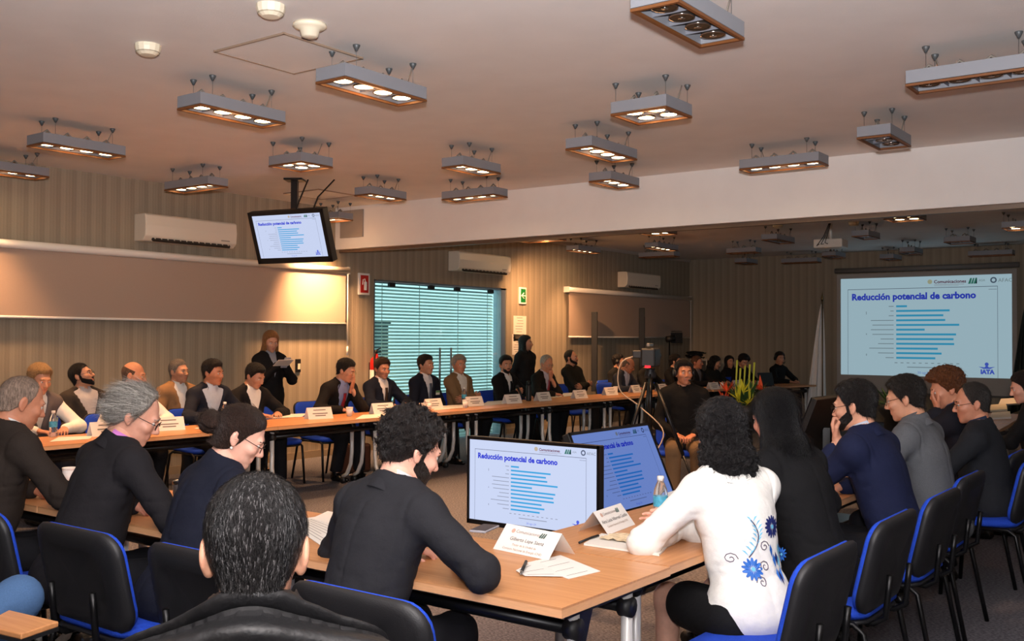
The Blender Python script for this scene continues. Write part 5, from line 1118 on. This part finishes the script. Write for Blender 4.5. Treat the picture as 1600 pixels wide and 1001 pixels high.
x, y = zp(735, 632); bottle(x-.1, y, TZ+.001, 'clear water bottle by the grey-haired man with crossed arms')
x, y = zp(1262, 742); bottle(x, y, TZ+.001, 'small capped bottle before the bearded man in navy')
for px, py, lb in ((546, 650, 'beside the card of the man leaning on his fist'), (670, 640, 'behind the card of the man with the striped tie'), (727, 637, 'by the grey-haired man with crossed arms'), (1057, 607, 'behind the seated cameraman'),
                   (1128, 606, 'at the hall end behind the flowers'), (1186, 603, 'at the hall end by the laptop'), (962, 613, 'by the man wearing headphones at the wall'), (108, 757, 'by the balding man in dark brown'), (660, 643, 'half hidden by the plain-tie card')):
    x, y = zp(px, py); cup(x, y, TZ+.001, 'white paper cup '+lb)
x, y = zp(282, 790); t = thing('steel_mug', 'steel travel mug between the silver-haired man and the water bottle', 'mug', (x, y, TZ+.001))
MB().lathe([(.03, 0), (.036, .03), (.038, .12), (.036, .121), (.034, .115), (.03, .02)], 18).build('mug_wall', steel, t, True); MB().lathe([(.0385, .105), (.0395, .113), (.0385, .121)], 18, caps=False).build('mug_rim', chrome, t, True)
x, y = zp(826, 626); t = thing('thermos_flask', 'tall black flask in front of the man holding a microphone', 'flask', (x, y, TZ+.001))
MB().lathe([(.035, 0), (.036, .01), (.036, .19), (.026, .215)], 18).build('flask_body', blackp, t, True); MB().lathe([(.026, .215), (.027, .22), (.027, .255), (.02, .26)], 16).build('flask_cap', blackt, t, True)
# papers
sheet([zp(822, 880), zp(876, 868), zp(938, 893), zp(888, 905)], 'printed white leaflet beside the curly-haired man, the larger of two', col=(232, 228, 220), lines=4)
sheet([zp(806, 893), zp(838, 877), zp(880, 902), zp(820, 901)], 'printed white leaflet under the black pen', col=(228, 224, 216), z=TZ+.0035, lines=3)
a, b2 = onz(822, 877, TZ+.02), onz(813, 897, TZ+.01); t = thing('ballpoint_pen', 'black ballpoint pen lying on the leaflets', 'pen', (0, 0, 0))
MB().tube([a, a+(b2-a)*.8], .006, 8).build('barrel', blackp, t, True); MB().tube([a+(b2-a)*.8, b2], [.006, .002], 8).build('tip', steel, t, True)
t = sheet([zp(912, 852), zp(1030, 869), zp(1046, 852), zp(940, 836)], 'clear zip pouch with a white card inside on the table of the woman in white', 'zip_pouch', (226, 220, 210), th=.008, cat='pouch')
c = np.array(t.location)[:2]; P = [np.array(zp(*q))-c for q in ((936, 846), (1024, 859), (1042, 848), (962, 838))]; n = 12; vs = []
for i in range(n+1):
    for k in range(n+1):
        a, b2 = i/n, k/n; p = (P[0]*(1-a)+P[1]*a)*(1-b2)+(P[3]*(1-a)+P[2]*a)*b2; vs.append((p[0], p[1], .012+.010*abs(math.sin(a*19+b2*7))*abs(math.sin(b2*13+a*5))))
MB().add(vs, [(i*(n+1)+k, i*(n+1)+k+1, (i+1)*(n+1)+k+1, (i+1)*(n+1)+k) for i in range(n) for k in range(n)]).build('plastic_film', mat('film_clear', (206, 184, 150), .12, spec=.9), t)
a, b2 = np.array(zp(905, 851))-c, np.array(zp(935, 842))-c
MB().tube([(*a, .008), (*(a+(b2-a)*.5+np.array([0, .02])), .014), (*b2, .014)], .005, 6).build('zip_cord', blackp, t, True)
sheet([zp(990, 838), zp(1036, 846), zp(1052, 826), zp(1012, 820)], 'white ring notebook beside the water bottle', 'notebook', (238, 236, 234), th=.014, lines=0, cat='notebook')
sheet([zp(446, 815), zp(515, 862), zp(534, 815), zp(492, 808)], 'white printed page beside the elbow of the curly-haired man', lines=9)
sheet([zp(486, 812), zp(512, 800), zp(545, 806), zp(524, 822)], 'white sheet corner sticking out behind the printed page', z=TZ+.004)
x, y = zp(757, 828); t = thing('smartphone', 'pale smartphone leaning by the monitor at the table edge', 'phone', (x, y, TZ+.001), R(15))
MB().box((0, 0, .006), (.075, .155, .010)).build('phone_case', mat('phone_silver', (176, 172, 178), .3, .3), t, bevel=.004); MB().box((0, 0, .0115), (.068, .145, .001)).build('phone_glass', mat('phone_glass', (96, 92, 100), .1), t)
for q in ((440, 655, 40, 'white papers before the empty blue chair'), (585, 655, 30, 'white papers by the man with a plain dark tie'), (340, 670, 36, 'crumpled white paper under the hands of the man in a light blue shirt'), (702, 641, 26, 'white papers between the striped-tie man and the crossed arms'), (776, 634, 24, 'white papers before the man holding a microphone'), (878, 622, 24, 'white papers before the man covering his mouth'), (112, 690, 34, 'white papers by the pale-sleeved person')):
    px, py, w2, lb = q; sheet([zp(px-w2, py), zp(px+w2*.8, py-4), zp(px+w2, py-9), zp(px-w2*.6, py-7)], lb)
for k, (px, py, lb) in enumerate(((1556, 640, 'cream folder stack on the warmly lit table'), (1562, 652, 'white open booklet on the warmly lit table'), (1576, 630, 'white papers at the hall side of the lit table'))):
    sheet([zp(px-16, py+4), zp(px+18, py+2), zp(px+16, py-7), zp(px-12, py-5)], lb, col=((236, 226, 200), (238, 234, 226), (230, 224, 214))[k], th=.02)
# laptop at the hall end and a dark one by the right row
c = atd(1195, 592, 17.8); t = thing('laptop', 'dark open laptop at the hall end of the wall-side tables', 'laptop', (c[0]-.1, c[1], TZ+.002), R(70))
MB().box((0, 0, .01), (.36, .25, .018)).build('keyboard_base', blackp, t, bevel=.003); MB().box((0, -.15, .13), (.36, .012, .24), M=Matrix.Rotation(R(-15), 4, 'X')).build('lid', blackp, t, bevel=.003)
# ------------------------------------------------------------------ equipment
# video camera on a tripod
p = atd(1016, 562, 9.25); t = thing('video_camera', 'black video camera on a tall tripod beside the seated cameraman', 'camera', (p[0], p[1], 0), R(20))
cz = 1.22
for k in range(3):
    a = R(90+120*k+20); e = np.array([math.cos(a)*.52, math.sin(a)*.52, 0]); s = np.array([math.cos(a)*.05, math.sin(a)*.05, cz-.06])
    lg = MB().tube([s, s+(e-s)*.55], .017, 8).build('tripod_leg', blackt, t, True); MB().tube([s+(e-s)*.5, e], .011, 8).tube([e, e+np.array([0, 0, .02])], .02, 8).build('leg_extension', steel if k == 1 else blackt, lg, True)
MB().tube([(0, 0, .7), (0, 0, cz+.05)], .02, 8).build('centre_column', blackt, t, True)
MB().lathe([(.05, 0), (.055, .03), (.04, .07), (.05, .09)], 14, (0, 0, cz-.02)).build('fluid_head', blackp, t, True)
MB().tube([(0, 0, cz+.04), (.05, -.3, cz-.12)], .009, 6).build('pan_handle', blackt, t, True)
bd = MB().box((0, .02, cz+.17), (.13, .34, .17)).build('camera_body', mat('camera_black', (9, 9, 10), .5), t, bevel=.015)
MB().tube([(0, .18, cz+.18), (0, .34, cz+.18)], .055, 14).build('lens_hood', blackp, bd, True); MB().box((0, -.02, cz+.285), (.03, .22, .03)).build('top_handle', mat('handle_grey', (110, 104, 96), .4), bd, bevel=.006)
MB().box((-.10, -.1, cz+.2), (.08, .1, .07)).build('viewfinder', blackp, bd, bevel=.008)
MB().box((0, -.155, cz+.09), (.05, .012, .02)).build('tally_light', emis('tally_red', (255, 40, 50), 2.5), bd)
MB().tube(smooth_path([(-.07, -.12, cz+.2), (-.24, -.16, cz+.12), (-.26, -.12, cz-.12), (-.08, -.06, cz-.28), (.14, -.12, cz-.5), (.0, -.2, cz-.75), (-.2, -.3, .45)]), .006, 6).build('cable', mat('cable_pale', (170, 150, 130), .6), t, True)
# column speakers
for px, dep, lb in ((929, -9.66, 'slim black column speaker by the edge of the hall screen'), (1003, -9.6, 'slim black column speaker in front of the middle of the hall screen')):
    tp = onx(px, 487 if px < 950 else 481, dep); t = thing('column_speaker', lb, 'speaker', (tp[0], tp[1], 0), R(-60), 'black column speakers')
    MB().box((0, 0, (tp[2]+.42)/2+.1), (.10, .11, tp[2]-.62)).build('column_array', mat('speaker_black', (12, 12, 13), .6), t, bevel=.01)
    MB().box((0, .057, tp[2]*.62), (.075, .004, tp[2]*.6)).build('grille', mat('grille_black', (20, 20, 20), .8), t)
    MB().box((0, -.02, .24), (.36, .44, .46)).build('bass_cabinet', mat('speaker_black', (12, 12, 13)), t, bevel=.012)
# studio lamp on a stand
p = onx(1046, 530, -9.25); t = thing('studio_lamp', 'black hooded lamp on a thin stand near the hall corner', 'lamp', (p[0], p[1], 0), R(-40))
MB().tube([(0, 0, .02), (0, 0, p[2]-.02)], .014, 8).build('stand_pole', blackt, t, True)
for k in range(3): MB().tube([(0, 0, .4), (.4*math.cos(k*2.1), .4*math.sin(k*2.1), .01)], .01, 6).build('stand_leg', blackt, t, True)
MB().tube([(0, -.06, p[2]), (0, .1, p[2]+.03)], .06, 12).build('lamp_head', blackp, t, True)
for k, (dx, dz) in enumerate(((0, .13), (0, -.13), (.12, 0), (-.12, 0))): MB().box((dx, .15, p[2]+.03+dz), (.2 if dz else .01, .14, .01 if dz else .2)).build('barn_door', blackp, t)
# flight-case rack with gear
p = atd(1092, 552, 20.4); t = thing('equipment_rack', 'aluminium-edged equipment rack behind the seats at the hall corner', 'rack', (p[0]-.22, p[1]+.28, 0), R(10))
MB().box((0, 0, .58), (.62, .5, 1.12)).build('rack_body', mat('rack_black', (16, 16, 17), .6), t)
al = mat('rack_edge', (128, 128, 128), .4, .7)
for sx in (-1, 1): MB().box((sx*.31, -.25, .6), (.025, .025, 1.18)).build('corner_edge', al, t)
for z in (.3, .6, .9, 1.15): MB().box((0, -.255, z), (.62, .02, .025)).build('shelf_edge', al, t)
g = thing('gear_pile', 'heap of black cables and gear lying on top of the equipment rack', 'cables', (p[0]-.22, p[1]+.28, 1.17))
for k in range(9): MB().tube([(.24*math.cos(a*1.3+k)*random.uniform(.5, 1), .18*math.sin(a+k), .02+.015*k+.01*math.sin(3*a)) for a in np.linspace(0, 5.5, 14)], .012, 6).build('cable_coil', mat('rubber_black', (20, 20, 20)), g, True)
# flags
def flag(px, py0, dep, label, col, rz):
    p = atd(px, py0, dep); t = thing('flag', label, 'flag', (p[0], p[1], 0), rz); H = p[2]
    MB().tube([(0, 0, 0), (0, 0, H)], .014, 8).build('pole', mat('flag_pole', (120, 100, 70), .4, .5), t, True); MB().lathe([(.02, 0), (.03, .04), (.008, .14), (.0, .2)], 10, (0, 0, H)).build('finial', mat('finial_brass', (110, 92, 60), .4, .7), t, True)
    MB().lathe([(.17, 0), (.16, .03), (.05, .06), (.03, .1)], 18).build('base', darkmetal, t, True)
    n, r2 = 26, 14; vs = []
    for i in range(r2+1):
        f = i/r2; z = H-.06-f*(H-.45)
        for j in range(n+1):
            a = j/n; wv = .03+.42*f**.8
            vs.append((-.06*f-wv*(a-.35)*(1+.15*math.sin(5*a)), .03+.07*f*math.sin(a*17+f*2)+.02*math.sin(a*7), z-.22*f*abs(a-.4)))
    o = MB().add(vs, [(i*(n+1)+j, i*(n+1)+j+1, (i+1)*(n+1)+j+1, (i+1)*(n+1)+j) for i in range(r2) for j in range(n)]).build('cloth', mat('flag_%d' % col[0], col, .7), t, True)
    sd = o.modifiers.new('thick', 'SOLIDIFY'); sd.thickness = .006
    return t, H
t, H = flag(1285, 470, 18.9, 'white draped flag with a dark emblem beside the projection screen', (246, 242, 238), R(35))
m = MB()
for k in range(9): a = k*.7; m.sphere((-.05+.05*math.cos(a)*(k/9), .085, H*.60+.07*math.sin(a)*(k/9)), .022, 8, (1, .5, 1.2))
m.build('emblem', mat('emblem_dark', (58, 54, 50), .7), t, True)
flag(1604, 470, 17.4, 'dark draped flag at the other end of the projection from the white flag', (34, 44, 38), R(20))
# flower arrangements
def flowers(x, y, zt, label, seed, dark=False):
    rnd = random.Random(seed); t = thing('flower_arrangement', label, 'flowers', (x, y, 0))
    MB().lathe([(.13, 0), (.14, .02), (.10, .1), (.08, zt-.45), (.15, zt-.36), (.16, zt-.28)], 18).build('pedestal_vase', mat('vase_dark', (30, 28, 26), .5), t, True)
    gm = mat('leaf_green', (44, 84, 36), .6); ym = mat('petal_yellow', (206, 196, 40), .6); om = mat('petal_orange', (226, 84, 40), .6); lm = mat('stem_lime', (176, 180, 60), .6)
    def leaf(p, d, l, w2, m, name):
        d = np.array(d)/np.linalg.norm(d); s = np.cross(d, [0, 0, 1.]); s = s/(np.linalg.norm(s)+1e-6)*w2; u = np.cross(s, d)*.4; p = np.array(p)
        MB().add([p, p+d*l*.4+s, p+d*l, p+d*l*.4-s, p+d*l*.45+u], [(0, 1, 4), (1, 2, 4), (2, 3, 4), (3, 0, 4)]).build(name, m, t, True)
    b = np.array([0, 0, zt-.30])
    for k in range(26):
        a = rnd.uniform(0, 6.28); e = rnd.uniform(.1, 1.1); leaf(b, (math.cos(a)*math.cos(e), math.sin(a)*math.cos(e), math.sin(e)), rnd.uniform(.25, .42), .03, gm, 'leaf')
    if dark: return
    for k in range(5):
        a = rnd.uniform(0, 6.28); q = b+np.array([.10*math.cos(a), .10*math.sin(a), .1]); MB().tube([b, q, q+np.array([.02, 0, .32+.05*k*.4])], [.006, .008, .011], 6).build('stem', lm, t, True)
    for j, (cx, cy, cz2, mm) in enumerate(((-.18, -.10, .14, om), (-.16, -.08, .24, om), (.18, .02, .26, om), (.0, -.12, .16, ym), (.08, -.10, .12, ym), (-.06, -.1, .06, ym), (.04, -.12, .24, ym))):
        for k in range(9):
            a = rnd.uniform(0, 6.28); e = rnd.uniform(.2, 1.4); leaf(b+np.array([cx, cy, cz2-.08]), (math.cos(a)*math.cos(e), math.sin(a)*math.cos(e), math.sin(e)*1.4), rnd.uniform(.09, .2), .022, mm, 'petal')
p = atd(1163, 592, 10.8); flowers(p[0], p[1], p[2], 'flower arrangement of yellow and orange blooms behind the dark-haired women', 3)
p = atd(1392, 596, 12.5); flowers(p[0], p[1], p[2], 'leafy dark plant arrangement in front of the projection', 5, True)
# writing-tablet arm of a chair and a briefcase, bag under the tables
a, b2, c3, d3 = onz(14, 952, .66), onz(92, 970, .66), onz(33, 990, .66), onz(-30, 975, .66)
t = thing('tablet_arm_chair', 'wooden writing tablet of an arm chair beside the blue jeans', 'chair', (0, 0, 0))
MB().prism([(p[0], p[1]) for p in (d3, c3, b2, a)], .642, .66).build('writing_tablet', woodm, t, bevel=.004); MB().prism([(p[0], p[1]) for p in (d3, c3, b2, a)], .630, .642).build('tablet_underside', blackp, t)
MB().tube([(a[0]-.02, a[1]-.05, .64), (a[0]-.05, a[1]-.25, .45), (a[0]-.05, a[1]-.3, .02)], .014, 8).build('support_tube', blackt, t, True)
p = onz(560, 742, 0); t = thing('briefcase', 'dark brown leather briefcase on the carpet under the wall-side tables', 'bag', (p[0]-.2, p[1]+.1, 0), R(70))
MB().box((0, 0, .17), (.42, .14, .33)).build('case_body', mat('leather_brown', (58, 34, 24), .4), t, bevel=.03); MB().tube([(-.08, 0, .33), (-.07, 0, .38), (.07, 0, .38), (.08, 0, .33)], .010, 8).build('handle', blackp, t, True)
p = onz(1460, 905, 0); t = thing('canvas_bag', 'dark olive bag on the carpet under the chair of the man in grey', 'bag', (p[0]-.25, p[1], 0), R(85))
MB().box((0, 0, .19), (.40, .22, .38)).build('bag_body', mat('canvas_olive', (44, 44, 38), .8), t, bevel=.05); MB().tube([(-.1, 0, .37), (-.09, 0, .47), (.09, 0, .47), (.1, 0, .37)], .009, 8).build('strap', blackp, t, True)
p = onz(845, 690, 0); t = thing('document_bag', 'black document bag standing under the wall-side tables by table legs', 'bag', (p[0]-.2, p[1], 0), R(80))
MB().box((0, 0, .18), (.40, .15, .36)).build('bag_body', mat('nylon_black', (16, 16, 18), .6), t, bevel=.03); MB().tube([(-.08, 0, .35), (-.07, 0, .41), (.07, 0, .41), (.08, 0, .35)], .010, 8).build('strap', blackp, t, True)
